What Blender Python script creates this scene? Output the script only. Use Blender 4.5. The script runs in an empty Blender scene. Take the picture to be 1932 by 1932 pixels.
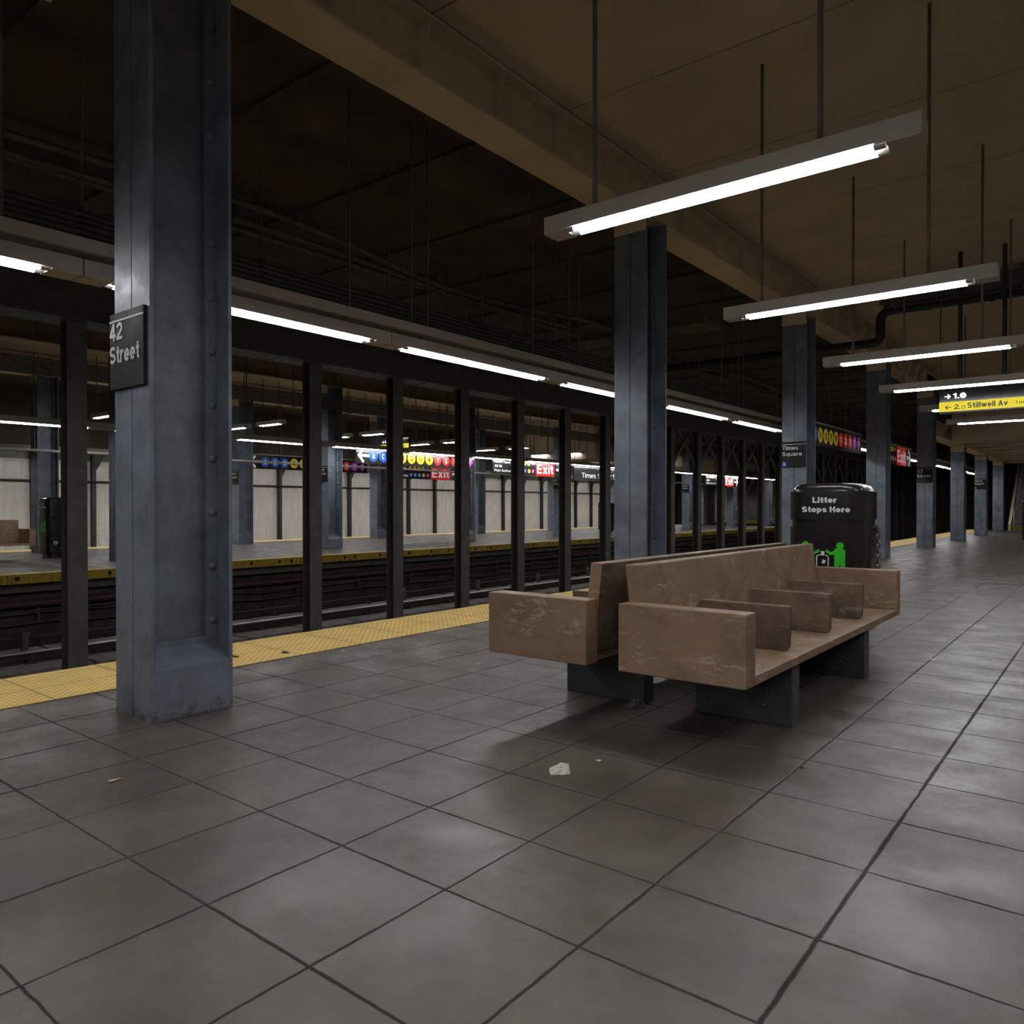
import bpy, bmesh, math, random
from mathutils import Vector, Matrix
R = math.radians
random.seed(7)
S = bpy.context.scene
COL = S.collection

# ------------------------------------------------------------------ materials
def newmat(name):
    m = bpy.data.materials.new(name); m.use_nodes = True
    nt = m.node_tree; nt.nodes.clear()
    o = nt.nodes.new('ShaderNodeOutputMaterial')
    b = nt.nodes.new('ShaderNodeBsdfPrincipled')
    nt.links.new(b.outputs[0], o.inputs[0])
    return m, nt, b
class N:
    """small node helper"""
    def __init__(s, nt): s.nt = nt
    def new(s, t, **kw):
        n = s.nt.nodes.new(t)
        for k, v in kw.items(): setattr(n, k, v)
        return n
    def put(s, sock, v):
        if isinstance(v, bpy.types.NodeSocket): s.nt.links.new(v, sock)
        elif isinstance(v, (tuple, list)) and len(v) == 3 and sock.type == 'RGBA': sock.default_value = (*v, 1)
        else: sock.default_value = v
    def coord(s, kind='Object'): return s.new('ShaderNodeTexCoord').outputs[kind]
    def math(s, op, a, b=0.0, c=None):
        n = s.new('ShaderNodeMath', operation=op)
        s.put(n.inputs[0], a); s.put(n.inputs[1], b)
        if c is not None: s.put(n.inputs[2], c)
        return n.outputs[0]
    def mapping(s, v, scale=(1, 1, 1), loc=(0, 0, 0), rot=(0, 0, 0)):
        n = s.new('ShaderNodeMapping'); s.put(n.inputs[0], v)
        n.inputs['Scale'].default_value = scale; n.inputs['Location'].default_value = loc; n.inputs['Rotation'].default_value = rot
        return n.outputs[0]
    def noise(s, v, scale=5, detail=6, rough=.6, dist=0):
        n = s.new('ShaderNodeTexNoise'); s.put(n.inputs['Vector'], v)
        n.inputs['Scale'].default_value = scale; n.inputs['Detail'].default_value = detail
        n.inputs['Roughness'].default_value = rough; n.inputs['Distortion'].default_value = dist
        return n.outputs['Fac']
    def ramp(s, f, a, b, lo=0.0, hi=1.0):
        n = s.new('ShaderNodeMapRange'); n.clamp = True
        s.put(n.inputs[0], f); n.inputs[1].default_value = a; n.inputs[2].default_value = b
        n.inputs[3].default_value = lo; n.inputs[4].default_value = hi
        return n.outputs[0]
    def mix(s, f, a, b):
        n = s.new('ShaderNodeMix', data_type='RGBA')
        s.put(n.inputs['Factor'], f); s.put(n.inputs[6], a); s.put(n.inputs[7], b)
        return n.outputs[2]
    def sep(s, v):
        n = s.new('ShaderNodeSeparateXYZ'); s.put(n.inputs[0], v); return n.outputs
    def comb(s, x, y, z=0.0):
        n = s.new('ShaderNodeCombineXYZ'); s.put(n.inputs[0], x); s.put(n.inputs[1], y); s.put(n.inputs[2], z); return n.outputs[0]
    def bump(s, h, strength=.2, dist=.01):
        n = s.new('ShaderNodeBump'); s.put(n.inputs['Height'], h)
        n.inputs['Strength'].default_value = strength; n.inputs['Distance'].default_value = dist
        return n.outputs[0]

def rnd_coord(n, kind='Object'):
    """object coordinates shifted by a per-object random so copies differ"""
    c = n.coord(kind); oi = n.new('ShaderNodeObjectInfo')
    v = n.new('ShaderNodeVectorMath', operation='ADD'); n.put(v.inputs[0], c)
    r = n.math('MULTIPLY', oi.outputs['Random'], 37.0)
    n.put(v.inputs[1], n.comb(r, r, r)); return v.outputs[0]

def plain(name, c1, c2=None, scale=4, rough=(.5, .75), metal=0, bump=.15, bscale=40, stretch=(1, 1, 1), spec=.5, speck=None):
    m, nt, b = newmat(name); n = N(nt)
    c2 = c2 or tuple(x * .6 for x in c1)
    v = n.mapping(n.new('ShaderNodeNewGeometry').outputs['Position'], scale=stretch)
    f = n.noise(v, scale, 7, .65)
    col = n.mix(n.ramp(f, .38, .64), c1, c2)
    if speck:
        g = n.noise(v, scale * 9, 4, .7)
        col = n.mix(n.ramp(g, .68, .74), col, speck)
    n.put(b.inputs['Base Color'], col)
    n.put(b.inputs['Roughness'], n.ramp(n.noise(v, scale * 2.3, 5), .35, .65, rough[0], rough[1]))
    b.inputs['Metallic'].default_value = metal
    b.inputs['Specular IOR Level'].default_value = spec
    if bump: n.put(b.inputs['Normal'], n.bump(n.noise(v, bscale, 5, .7), bump, .004))
    return m
def emit(name, c, s, base=None):
    m, nt, b = newmat(name)
    b.inputs['Base Color'].default_value = (*(base or c), 1)
    b.inputs['Emission Color'].default_value = (*c, 1); b.inputs['Emission Strength'].default_value = s
    return m

M = {}
M['blue'] = plain('blue_grey_painted_steel', (.172, .202, .245), (.104, .123, .150), 4, (.40, .62), 0, .42, 55)
# rust creeping up from the floor on the blue columns
def add_rust(m):
    nt = m.node_tree; n = N(nt); b = [x for x in nt.nodes if x.type == 'BSDF_PRINCIPLED'][0]
    src = b.inputs['Base Color'].links[0].from_socket
    co = n.coord(); z = n.sep(co)[2]
    k = n.math('MULTIPLY', n.ramp(z, 0, .10, 1, 0), n.ramp(n.noise(n.new('ShaderNodeNewGeometry').outputs['Position'], 16, 6, .75), .48, .62))
    n.put(b.inputs['Base Color'], n.mix(k, src, (.052, .030, .020)))
add_rust(M['blue'])
M['post'] = plain('dark_grimy_steel', (.078, .070, .060), (.052, .046, .040), 4, (.5, .8), 0, .25, 60)
M['black'] = plain('black_steel', (.012, .012, .012), (.02, .018, .016), 6, (.4, .6), 0, .1)
M['soot'] = plain('sooty_concrete', (.105, .082, .060), (.060, .047, .036), 1.2, (.8, .95), 0, .4, 18)
M['tan'] = plain('tan_painted_concrete', (.60, .49, .345), (.48, .39, .275), .8, (.7, .9), 0, .12, 30)
M['tansteel'] = plain('tan_painted_steel', (.66, .53, .36), (.52, .42, .29), 1.6, (.5, .7), 0, .08, 40)
M['housing'] = plain('off_white_fixture_enamel', (.50, .45, .39), (.44, .39, .33), 3, (.4, .55), 0, .03)
M['lamp'] = emit('fluorescent_tube_light', (.93, .96, 1.0), 34)
M['lamprear'] = emit('bright_fluorescent_tube_light', (.95, .97, 1.0), 72)  # rear-row tubes, strength raised to brighten the back wall
M['lampcap'] = plain('lamp_socket_metal', (.5, .5, .48), None, 5, (.25, .4), .6, 0)
M['rod'] = plain('hanger_rod_steel', (.17, .145, .115), (.11, .09, .07), 8, (.5, .7), .3, .05)
M['cable'] = plain('black_cable_sheath', (.028, .026, .027), (.018, .017, .017), 6, (.45, .7), 0, .05)
M['traygrey'] = plain('grey_bundled_cable', (.105, .095, .080), (.070, .062, .052), 3, (.5, .8), 0, .1, 30)
M['signblack'] = plain('black_sign_enamel', (.014, .014, .014), (.02, .019, .018), 2.5, (.14, .22), 0, .02, 20)
M['plate'] = plain('weathered_black_sign', (.014, .0135, .013), (.026, .025, .023), 2.5, (.5, .75), 0, .1, 30, (1, 1, 1), .15)
M['white'] = plain('white_sign_print', (.88, .87, .85), (.80, .79, .77), 6, (.4, .5), 0, 0)
M['signwhite'] = plain('white_glow_sign_print', (.80, .79, .77), (.74, .73, .71), 6, (.4, .5), 0, 0)
M['whiteworn'] = plain('worn_white_sign_print', (.62, .60, .57), (.42, .41, .39), 6, (.5, .6), 0, 0)
M['blackprint'] = plain('black_sign_print', (.012, .012, .012), None, 5, (.4, .5), 0, 0)
M['bblue'] = plain('blue_route_print', (.012, .085, .42), (.010, .07, .36), 5, (.25, .35), 0, 0)
M['byel'] = plain('yellow_route_print', (.76, .56, .015), (.68, .50, .012), 5, (.25, .35), 0, 0)
M['bred'] = plain('red_route_print', (.62, .022, .015), (.55, .018, .014), 5, (.25, .35), 0, 0)
M['bpur'] = plain('purple_route_print', (.36, .02, .32), (.30, .016, .27), 5, (.25, .35), 0, 0)
M['exitred'] = plain('red_exit_panel', (.62, .012, .010), (.55, .010, .008), 5, (.22, .35), 0, 0)
for k_, st_ in (('bblue', .22), ('byel', .12), ('bred', .20), ('bpur', .22), ('exitred', .34), ('signwhite', .26)):  # faint glow added to the sign print so it reads brighter
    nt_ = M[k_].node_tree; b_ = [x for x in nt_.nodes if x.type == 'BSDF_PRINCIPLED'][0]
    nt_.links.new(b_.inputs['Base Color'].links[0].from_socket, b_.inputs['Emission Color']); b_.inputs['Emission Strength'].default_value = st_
M['green'] = plain('green_bin_print', (.03, .62, .008), (.022, .50, .006), 40, (.45, .6), 0, 0)
M['ledyel'] = emit('yellow_display_light', (.76, .62, .0), 1.0, (.02, .015, 0))
M['ledwhite'] = emit('white_display_light', (.9, .92, .95), 1.3)
M['binblack'] = plain('black_bin_plastic', (.017, .016, .015), (.014, .013, .0125), 4, (.17, .22), 0, .03, 60, (1, 1, 1), .5)
M['chain'] = plain('steel_chain', (.16, .15, .14), (.08, .07, .06), 10, (.3, .5), .8, 0)
M['rail'] = plain('rusty_rail_side', (.040, .026, .020), (.025, .018, .014), 8, (.6, .8), .1, .2)
M['railtop'] = plain('polished_rail_head', (.80, .78, .76), (.7, .68, .66), 2, (.34, .40), .75, 0)
M['ballast'] = plain('track_bed_concrete', (.21, .165, .145), (.11, .085, .075), 7, (.8, .95), 0, .8, 60)
M['redpipe'] = plain('red_brown_painted_pipe', (.105, .038, .034), (.070, .028, .026), 3, (.5, .7), 0, .1)
M['grime'] = plain('grimy_dark_brick', (.075, .056, .044), (.038, .029, .024), 3, (.8, .95), 0, .5, 25)
M['paper'] = plain('crumpled_paper', (.62, .58, .50), (.48, .45, .40), 12, (.7, .8), 0, .1)
M['silver'] = plain('dull_silver_wrapper', (.20, .19, .17), (.05, .048, .044), 30, (.3, .5), .4, .1)
M['butt'] = plain('cigarette_tip', (.55, .28, .08), (.42, .22, .07), 30, (.7, .8), 0, 0)
M['darktrash'] = plain('dark_wrapper', (.05, .042, .03), (.02, .018, .015), 30, (.4, .6), 0, 0)
M['step'] = plain('worn_stair_stone', (.23, .215, .19), (.13, .12, .11), 4, (.7, .9), 0, .2)
M['stepyel'] = plain('yellow_step_paint', (.40, .30, .01), (.30, .22, .01), 4, (.6, .8), 0, .1)
M['steel'] = plain('stainless_handrail', (.5, .5, .5), None, 5, (.25, .4), 1, 0)
M['shutter'] = plain('cream_metal_shutter', (.46, .42, .35), (.38, .34, .28), 4, (.5, .7), 0, .05)
M['legblue'] = plain('slate_painted_bench_steel', (.060, .063, .064), (.040, .042, .043), 6, (.45, .65), 0, .2, 60)

def m_bench(grime_shade=False):
    m, nt, b = newmat('grimy_shade_darkened_bench_wood' if grime_shade else 'worn_brown_bench_wood'); n = N(nt)
    v = rnd_coord(n)
    f = n.noise(n.mapping(v, (1, 1, 1.4)), 3.2, 8, .62)
    col = n.mix(n.ramp(f, .36, .66), (.290, .178, .108), (.195, .118, .073))
    g = n.noise(n.mapping(v, (1, 1, 1)), 9, 6, .7)
    col = n.mix(n.ramp(g, .55, .72, 0, .5), col, (.105, .068, .048))
    if grime_shade: col = n.mix(n.ramp(n.noise(v, 4.2, 8, .68), .34, .60, .25, .92), col, (.060, .042, .031))  # grime, plus the shade on dividers and backs put into the colour
    # pale flaked scratches running along the boards
    w = n.noise(n.mapping(v, (2.4, 2.4, 8)), 3.4, 10, .74, .5)
    patch = n.ramp(n.noise(n.mapping(v, (1, 1, 1.8)), 3.6, 4, .55), .50, .60)
    sc = n.math('MULTIPLY', n.ramp(w, .53, .575), patch)
    col = n.mix(n.math('MULTIPLY', sc, .25 if grime_shade else .62), col, (.46, .37, .28))
    n.put(b.inputs['Base Color'], col)
    n.put(b.inputs['Roughness'], n.ramp(f, .35, .65, .42, .62))
    h = n.math('ADD', n.noise(n.mapping(v, (6, 6, 26)), 5, 6, .7), n.math('MULTIPLY', sc, .6))
    n.put(b.inputs['Normal'], n.bump(h, .28, .004))
    return m
M['bench'] = m_bench(); M['bench_grime_shade'] = m_bench(True)

TX0, TXP = -4.639, .4988            # paving joints across the platform
TY0, TYP, TYS = 1.740, 1.9535, (0, .439, .943, 1.441, 1.9535)
def m_floor():
    m, nt, b = newmat('platform_paving'); n = N(nt)
    c = n.coord(); s = n.sep(c)
    wob = n.math('MULTIPLY', n.math('SUBTRACT', n.noise(c, 9, 4, .7), .5), .012)
    xx = n.math('ADD', s[0], wob); yy = n.math('ADD', s[1], wob)
    tx = n.math('DIVIDE', n.math('SUBTRACT', xx, TX0), TXP)
    fx = n.math('FRACT', tx); ix = n.math('FLOOR', tx)
    dx = n.math('MULTIPLY', n.math('MINIMUM', fx, n.math('SUBTRACT', 1.0, fx)), TXP)
    ty = n.math('DIVIDE', n.math('SUBTRACT', yy, TY0), TYP)
    u = n.math('MULTIPLY', n.math('FRACT', ty), TYP)
    dy = None; iy = n.math('MULTIPLY', n.math('FLOOR', ty), 4.0)
    for k, t in enumerate(TYS):
        d = n.math('ABSOLUTE', n.math('SUBTRACT', u, t))
        dy = d if dy is None else n.math('MINIMUM', dy, d)
        if 0 < k < 4: iy = n.math('ADD', iy, n.math('GREATER_THAN', u, t))
    wn = n.new('ShaderNodeTexWhiteNoise', noise_dimensions='2D'); n.put(wn.inputs['Vector'], n.comb(ix, iy)); rv = wn.outputs['Value']
    # joint width varies from run to run
    wx = n.new('ShaderNodeTexWhiteNoise', noise_dimensions='1D'); n.put(wx.inputs['W'], n.math('ADD', n.math('FLOOR', n.math('ADD', tx, .5)), .37))
    wfade = n.ramp(n.noise(c, 1.3, 3, .6), .3, .6, .5, 1.15)
    jw = n.math('MULTIPLY', n.math('ADD', .0050, n.math('MULTIPLY', wx.outputs['Value'], .0065)), wfade)
    jx = n.math('SUBTRACT', 1.0, n.math('SMOOTH_MIN', 1.0, n.math('DIVIDE', dx, jw), .2))
    jy = n.math('SUBTRACT', 1.0, n.math('SMOOTH_MIN', 1.0, n.math('DIVIDE', dy, n.math('MULTIPLY', wfade, .0075)), .2))
    j = n.math('MAXIMUM', jx, jy); n_j = n.ramp(j, 0.05, .55)
    big = n.noise(c, 1.9, 5, .58); fine = n.noise(c, 8, 4, .6)
    col = n.mix(n.ramp(big, .35, .66), (.138, .109, .085), (.082, .066, .052))
    col = n.mix(n.ramp(fine, .40, .75, 0, .55), col, (.064, .053, .044))
    col = n.mix(n.math('MULTIPLY', rv, .30), col, (.070, .061, .054))
    col = n.mix(n_j, col, (.008, .007, .006))
    n.put(b.inputs['Base Color'], col)
    rp = n.noise(n.mapping(c, (1, 1, 1), (3.1, 1.7, 0)), 2.6, 5, .60)
    ro = n.ramp(rp, .36, .62, .29, .50)
    ro = n.math('ADD', ro, n.math('MULTIPLY', n.math('SUBTRACT', n.noise(c, 26, 3, .5), .5), .22))
    ro = n.math('MAXIMUM', n.math('ADD', ro, n.math('MULTIPLY', n_j, .4)), .29)
    n.put(b.inputs['Roughness'], ro)
    b.inputs['Specular IOR Level'].default_value = .62
    h = n.math('SUBTRACT', n.math('MULTIPLY', n.noise(c, 34, 4, .6), .30), n_j)
    n.put(b.inputs['Normal'], n.bump(h, .30, .005))
    return m
M['floor'] = m_floor()

def m_tactile():
    m, nt, b = newmat('yellow_tactile_paving'); n = N(nt)
    c = n.coord(); s = n.sep(c)
    def cell(v, p): 
        f = n.math('FRACT', n.math('DIVIDE', v, p)); return n.math('MULTIPLY', n.math('SUBTRACT', f, .5), p)
    # staggered dots
    a = cell(n.math('ADD', s[0], s[1]), .062); d = cell(n.math('SUBTRACT', s[0], s[1]), .062)
    r = n.math('SQRT', n.math('ADD', n.math('MULTIPLY', a, a), n.math('MULTIPLY', d, d)))
    dot = n.ramp(r, .011, .018, 1, 0)
    strip = n.math('GREATER_THAN', s[0], EDGE + .10)     # plain kerb along the very edge
    dot = n.math('MULTIPLY', dot, strip)
    def line(v, p, o, w):
        f = n.math('FRACT', n.math('DIVIDE', n.math('SUBTRACT', v, o), p))
        e = n.math('MULTIPLY', n.math('MINIMUM', f, n.math('SUBTRACT', 1.0, f)), p)
        return n.ramp(e, w * .5, w, 1, 0)
    j = n.math('MAXIMUM', line(s[1], .61, .12, .012), line(s[0], .40, EDGE + .09, .010))
    g = n.noise(c, 3.5, 6, .65); g2 = n.noise(c, 22, 5, .7)
    col = n.mix(n.ramp(g, .35, .68), (.84, .58, .165), (.70, .47, .145))
    col = n.mix(n.ramp(g2, .5, .75, 0, .4), col, (.52, .34, .12))
    col = n.mix(n.math('MULTIPLY', dot, .75), col, (.33, .175, .065))
    col = n.mix(n.math('MULTIPLY', j, .65), col, (.22, .14, .045))
    n.put(b.inputs['Base Color'], col); b.inputs['Roughness'].default_value = .6
    n.put(b.inputs['Normal'], n.bump(n.math('SUBTRACT', n.math('MULTIPLY', dot, .8), j), .5, .005))
    return m
EDGE, EDGE_IN = -6.04, -5.148
M['tactile'] = m_tactile()

def m_edgeface():
    m, nt, b = newmat('stained_yellow_platform_edge'); n = N(nt)
    c = n.coord(); s = n.sep(c)
    st = n.noise(n.mapping(c, (1, 9, 1.2)), 2.0, 7, .7); g = n.noise(c, 30, 5, .7)
    col = n.mix(n.ramp(st, .52, .70), (.50, .33, .025), (.09, .058, .015))
    col = n.mix(n.ramp(g, .5, .72, 0, .5), col, (.13, .08, .015))
    f = n.math('MULTIPLY', n.math('FRACT', n.math('DIVIDE', s[1], 1.8819)), 1.8819)
    hole = None
    zz = n.math('MULTIPLY', n.math('ADD', s[2], .075), .9)
    for o in (.30, 1.02, 1.34):
        d = n.math('SUBTRACT', f, o)
        r = n.math('SQRT', n.math('ADD', n.math('MULTIPLY', d, d), n.math('MULTIPLY', zz, zz)))
        q = n.ramp(r, .034, .042, 1, 0); hole = q if hole is None else n.math('MAXIMUM', hole, q)
    seam = n.ramp(n.math('ABSOLUTE', n.math('SUBTRACT', f, 1.19)), .004, .010, 1, 0)
    col = n.mix(n.math('MAXIMUM', hole, n.math('MULTIPLY', seam, .7)), col, (.006, .005, .004))
    n.put(b.inputs['Base Color'], col); b.inputs['Roughness'].default_value = .7
    return m
M['edgeface'] = m_edgeface()

def m_walltile():
    m, nt, b = newmat('glazed_cream_wall_tile'); n = N(nt)
    c = n.coord(); s = n.sep(c)
    def line(v, p, w):
        f = n.math('FRACT', n.math('DIVIDE', v, p)); e = n.math('MULTIPLY', n.math('MINIMUM', f, n.math('SUBTRACT', 1.0, f)), p)
        return n.ramp(e, w * .4, w, 1, 0)
    gr = n.math('MAXIMUM', line(s[1], .155, .009), line(s[2], .080, .007))
    wn = n.new('ShaderNodeTexWhiteNoise', noise_dimensions='2D')
    n.put(wn.inputs['Vector'], n.comb(n.math('FLOOR', n.math('DIVIDE', s[1], .155)), n.math('FLOOR', n.math('DIVIDE', s[2], .080))))
    drip = n.noise(n.mapping(c, (1, 3.2, .55)), 2.4, 7, .65)
    col = n.mix(n.ramp(drip, .36, .68), (.80, .73, .63), (.64, .575, .49))
    col = n.mix(n.math('MULTIPLY', wn.outputs['Value'], .18), col, (.52, .475, .415))
    col = n.mix(n.math('MULTIPLY', gr, .24), col, (.30, .26, .225))
    # frieze of green panels with thin dark frames
    fz = n.math('MULTIPLY', n.math('GREATER_THAN', s[2], 2.74), n.math('LESS_THAN', s[2], 3.10))
    fy = n.math('MULTIPLY', n.math('FRACT', n.math('DIVIDE', s[1], 1.25)), 1.25)
    ey = n.math('MINIMUM', n.math('MINIMUM', fy, n.math('SUBTRACT', 1.25, fy)), n.math('ABSOLUTE', n.math('SUBTRACT', fy, .85)))
    ez = n.math('MINIMUM', n.math('SUBTRACT', s[2], 2.74), n.math('SUBTRACT', 3.10, s[2]))
    e = n.math('MINIMUM', ey, ez)
    ring = n.math('MAXIMUM', n.ramp(n.math('ABSOLUTE', n.math('SUBTRACT', e, .05)), .008, .014, 1, 0), n.ramp(n.math('ABSOLUTE', n.math('SUBTRACT', e, .10)), .008, .014, 1, 0))
    gcol = n.mix(ring, (.115, .125, .085), (.045, .042, .030))
    col = n.mix(fz, col, gcol)
    n.put(b.inputs['Base Color'], col)
    n.put(b.inputs['Roughness'], n.ramp(n.noise(c, 5, 5), .35, .65, .12, .26))
    h = n.math('ADD', n.math('MULTIPLY', gr, -1.0), n.math('MULTIPLY', wn.outputs['Value'], .9))
    n.put(b.inputs['Normal'], n.bump(n.math('ADD', h, n.math('MULTIPLY', n.noise(c, 6, 3), 2.0)), .25, .006))
    return m
M['walltile'] = m_walltile()

# ------------------------------------------------------------------ mesh builder
class MB:
    def __init__(s): s.v = []; s.f = []; s.sm = []; s.mi = []; s.cur = 0
    def add(s, vs, fs, smooth=False):
        o = len(s.v); s.v += [tuple(p) for p in vs]
        for f in fs: s.f.append([i + o for i in f]); s.sm.append(smooth); s.mi.append(s.cur)
        return s
    def box(s, x0, x1, y0, y1, z0, z1):
        vs = [(x, y, z) for z in (z0, z1) for y in (y0, y1) for x in (x0, x1)]
        return s.add(vs, [(0, 2, 3, 1), (4, 5, 7, 6), (0, 1, 5, 4), (2, 6, 7, 3), (0, 4, 6, 2), (1, 3, 7, 5)])
    def prism(s, pts, axis, a, b, smooth=False):
        """polygon pts extruded along axis from a to b; pts are the two other coordinates in order (X,Y,Z minus axis)"""
        def mk(p, t): q = list(p); q.insert(axis, t); return tuple(q)
        n = len(pts); vs = [mk(p, a) for p in pts] + [mk(p, b) for p in pts]
        fs = [list(range(n))[::-1], list(range(n, 2 * n))] + [(i, (i + 1) % n, n + (i + 1) % n, n + i) for i in range(n)]
        ar = sum(pts[i][0] * pts[(i + 1) % n][1] - pts[(i + 1) % n][0] * pts[i][1] for i in range(n))
        if (ar < 0) ^ (b < a) ^ (axis == 1): fs = [list(f)[::-1] for f in fs]
        return s.add(vs, fs, smooth)
    def tube(s, pts, r, seg=10, caps=True):
        pts = [Vector(p) for p in pts]; n = len(pts); vs = []; prev = None
        for i, p in enumerate(pts):
            d = (pts[min(i + 1, n - 1)] - pts[max(i - 1, 0)]).normalized()
            u = Vector((0, 0, 1)) if abs(d.z) < .95 else Vector((1, 0, 0))
            if prev is not None: u = prev
            a = d.cross(u).normalized(); bb = a.cross(d).normalized(); prev = bb
            vs += [p + a * (r * math.cos(2 * math.pi * k / seg)) + bb * (r * math.sin(2 * math.pi * k / seg)) for k in range(seg)]
        fs = [(i * seg + k, i * seg + (k + 1) % seg, (i + 1) * seg + (k + 1) % seg, (i + 1) * seg + k) for i in range(n - 1) for k in range(seg)]
        s.add(vs, fs, True)
        if caps:
            s.add(vs[:seg], [list(range(seg))[::-1]]); s.add(vs[-seg:], [list(range(seg))])
        return s
    def dome(s, c, nrm, r, h, seg=10, rings=3):
        nrm = Vector(nrm).normalized(); a = nrm.orthogonal().normalized(); bb = nrm.cross(a); c = Vector(c); vs = []
        for i in range(rings):
            t = i / rings * math.pi / 2
            vs += [c + nrm * (h * math.sin(t)) + (a * math.cos(2 * math.pi * k / seg) + bb * math.sin(2 * math.pi * k / seg)) * (r * math.cos(t)) for k in range(seg)]
        vs.append(c + nrm * h)
        fs = [(i * seg + k, i * seg + (k + 1) % seg, (i + 1) * seg + (k + 1) % seg, (i + 1) * seg + k) for i in range(rings - 1) for k in range(seg)]
        fs += [((rings - 1) * seg + k, (rings - 1) * seg + (k + 1) % seg, len(vs) - 1) for k in range(seg)]
        return s.add(vs, fs, True)
    def flat(s, pts, o, u, v, w, th):
        """2D polygon (counter-clockwise) raised by th along w on a plane"""
        o, u, v, w = Vector(o), Vector(u), Vector(v), Vector(w); n = len(pts)
        a = [o + u * p[0] + v * p[1] for p in pts]; b = [q + w * th for q in a]
        return s.add(a + b, [list(range(n))[::-1], list(range(n, 2 * n))] + [(i, (i + 1) % n, n + (i + 1) % n, n + i) for i in range(n)])
    def disc(s, c2, r, o, u, v, w, th, seg=28, sx=1.0):
        return s.flat([(c2[0] + sx * r * math.cos(2 * math.pi * k / seg), c2[1] + r * math.sin(2 * math.pi * k / seg)) for k in range(seg)], o, u, v, w, th)
    def stroke(s, p, q, wd, o, u, v, w, th):
        p, q = Vector(p), Vector(q); d = (q - p).normalized(); nn = Vector((-d.y, d.x)) * (wd / 2)
        return s.flat([p - nn, q - nn, q + nn, p + nn], o, u, v, w, th)
    def text(s, txt, o, u, v, w, th, size, width=None, align='LEFT', bold=0.0):
        """raised lettering; size = capital height, origin on the baseline; optional total width"""
        vs, fs, wd = glyphs(txt, bold); k = size
        kx = (width / wd) if width else k
        off = {'LEFT': 0, 'CENTER': -wd * kx / 2, 'RIGHT': -wd * kx}[align]
        o, u, v, w = Vector(o), Vector(u), Vector(v), Vector(w)
        s.add([o + u * (p[0] * kx + off) + v * (p[1] * k) + w * th for p in vs], fs); return s
    def obj(s, name, m, parent=None, bevel=0, segs=2):
        me = bpy.data.meshes.new(name); me.from_pydata(s.v, [], s.f)
        ms = m if isinstance(m, (list, tuple)) else [m]
        for q in ms: me.materials.append(q)
        for p, sm, mi in zip(me.polygons, s.sm, s.mi): p.use_smooth = sm; p.material_index = mi
        me.update()
        o = bpy.data.objects.new(name, me); COL.objects.link(o)
        if parent: o.parent = parent
        if bevel:
            b = o.modifiers.new('soft_edge', 'BEVEL'); b.width = bevel; b.segments = segs; b.limit_method = 'ANGLE'; b.angle_limit = R(40)
        return o
def ell(cx, cy, rx, ry, a0, a1):
    n = max(3, int(abs(a1 - a0) / 18))
    return [(cx + rx * math.cos(R(a0 + (a1 - a0) * i / n)), cy + ry * math.sin(R(a0 + (a1 - a0) * i / n))) for i in range(n + 1)]
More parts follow.
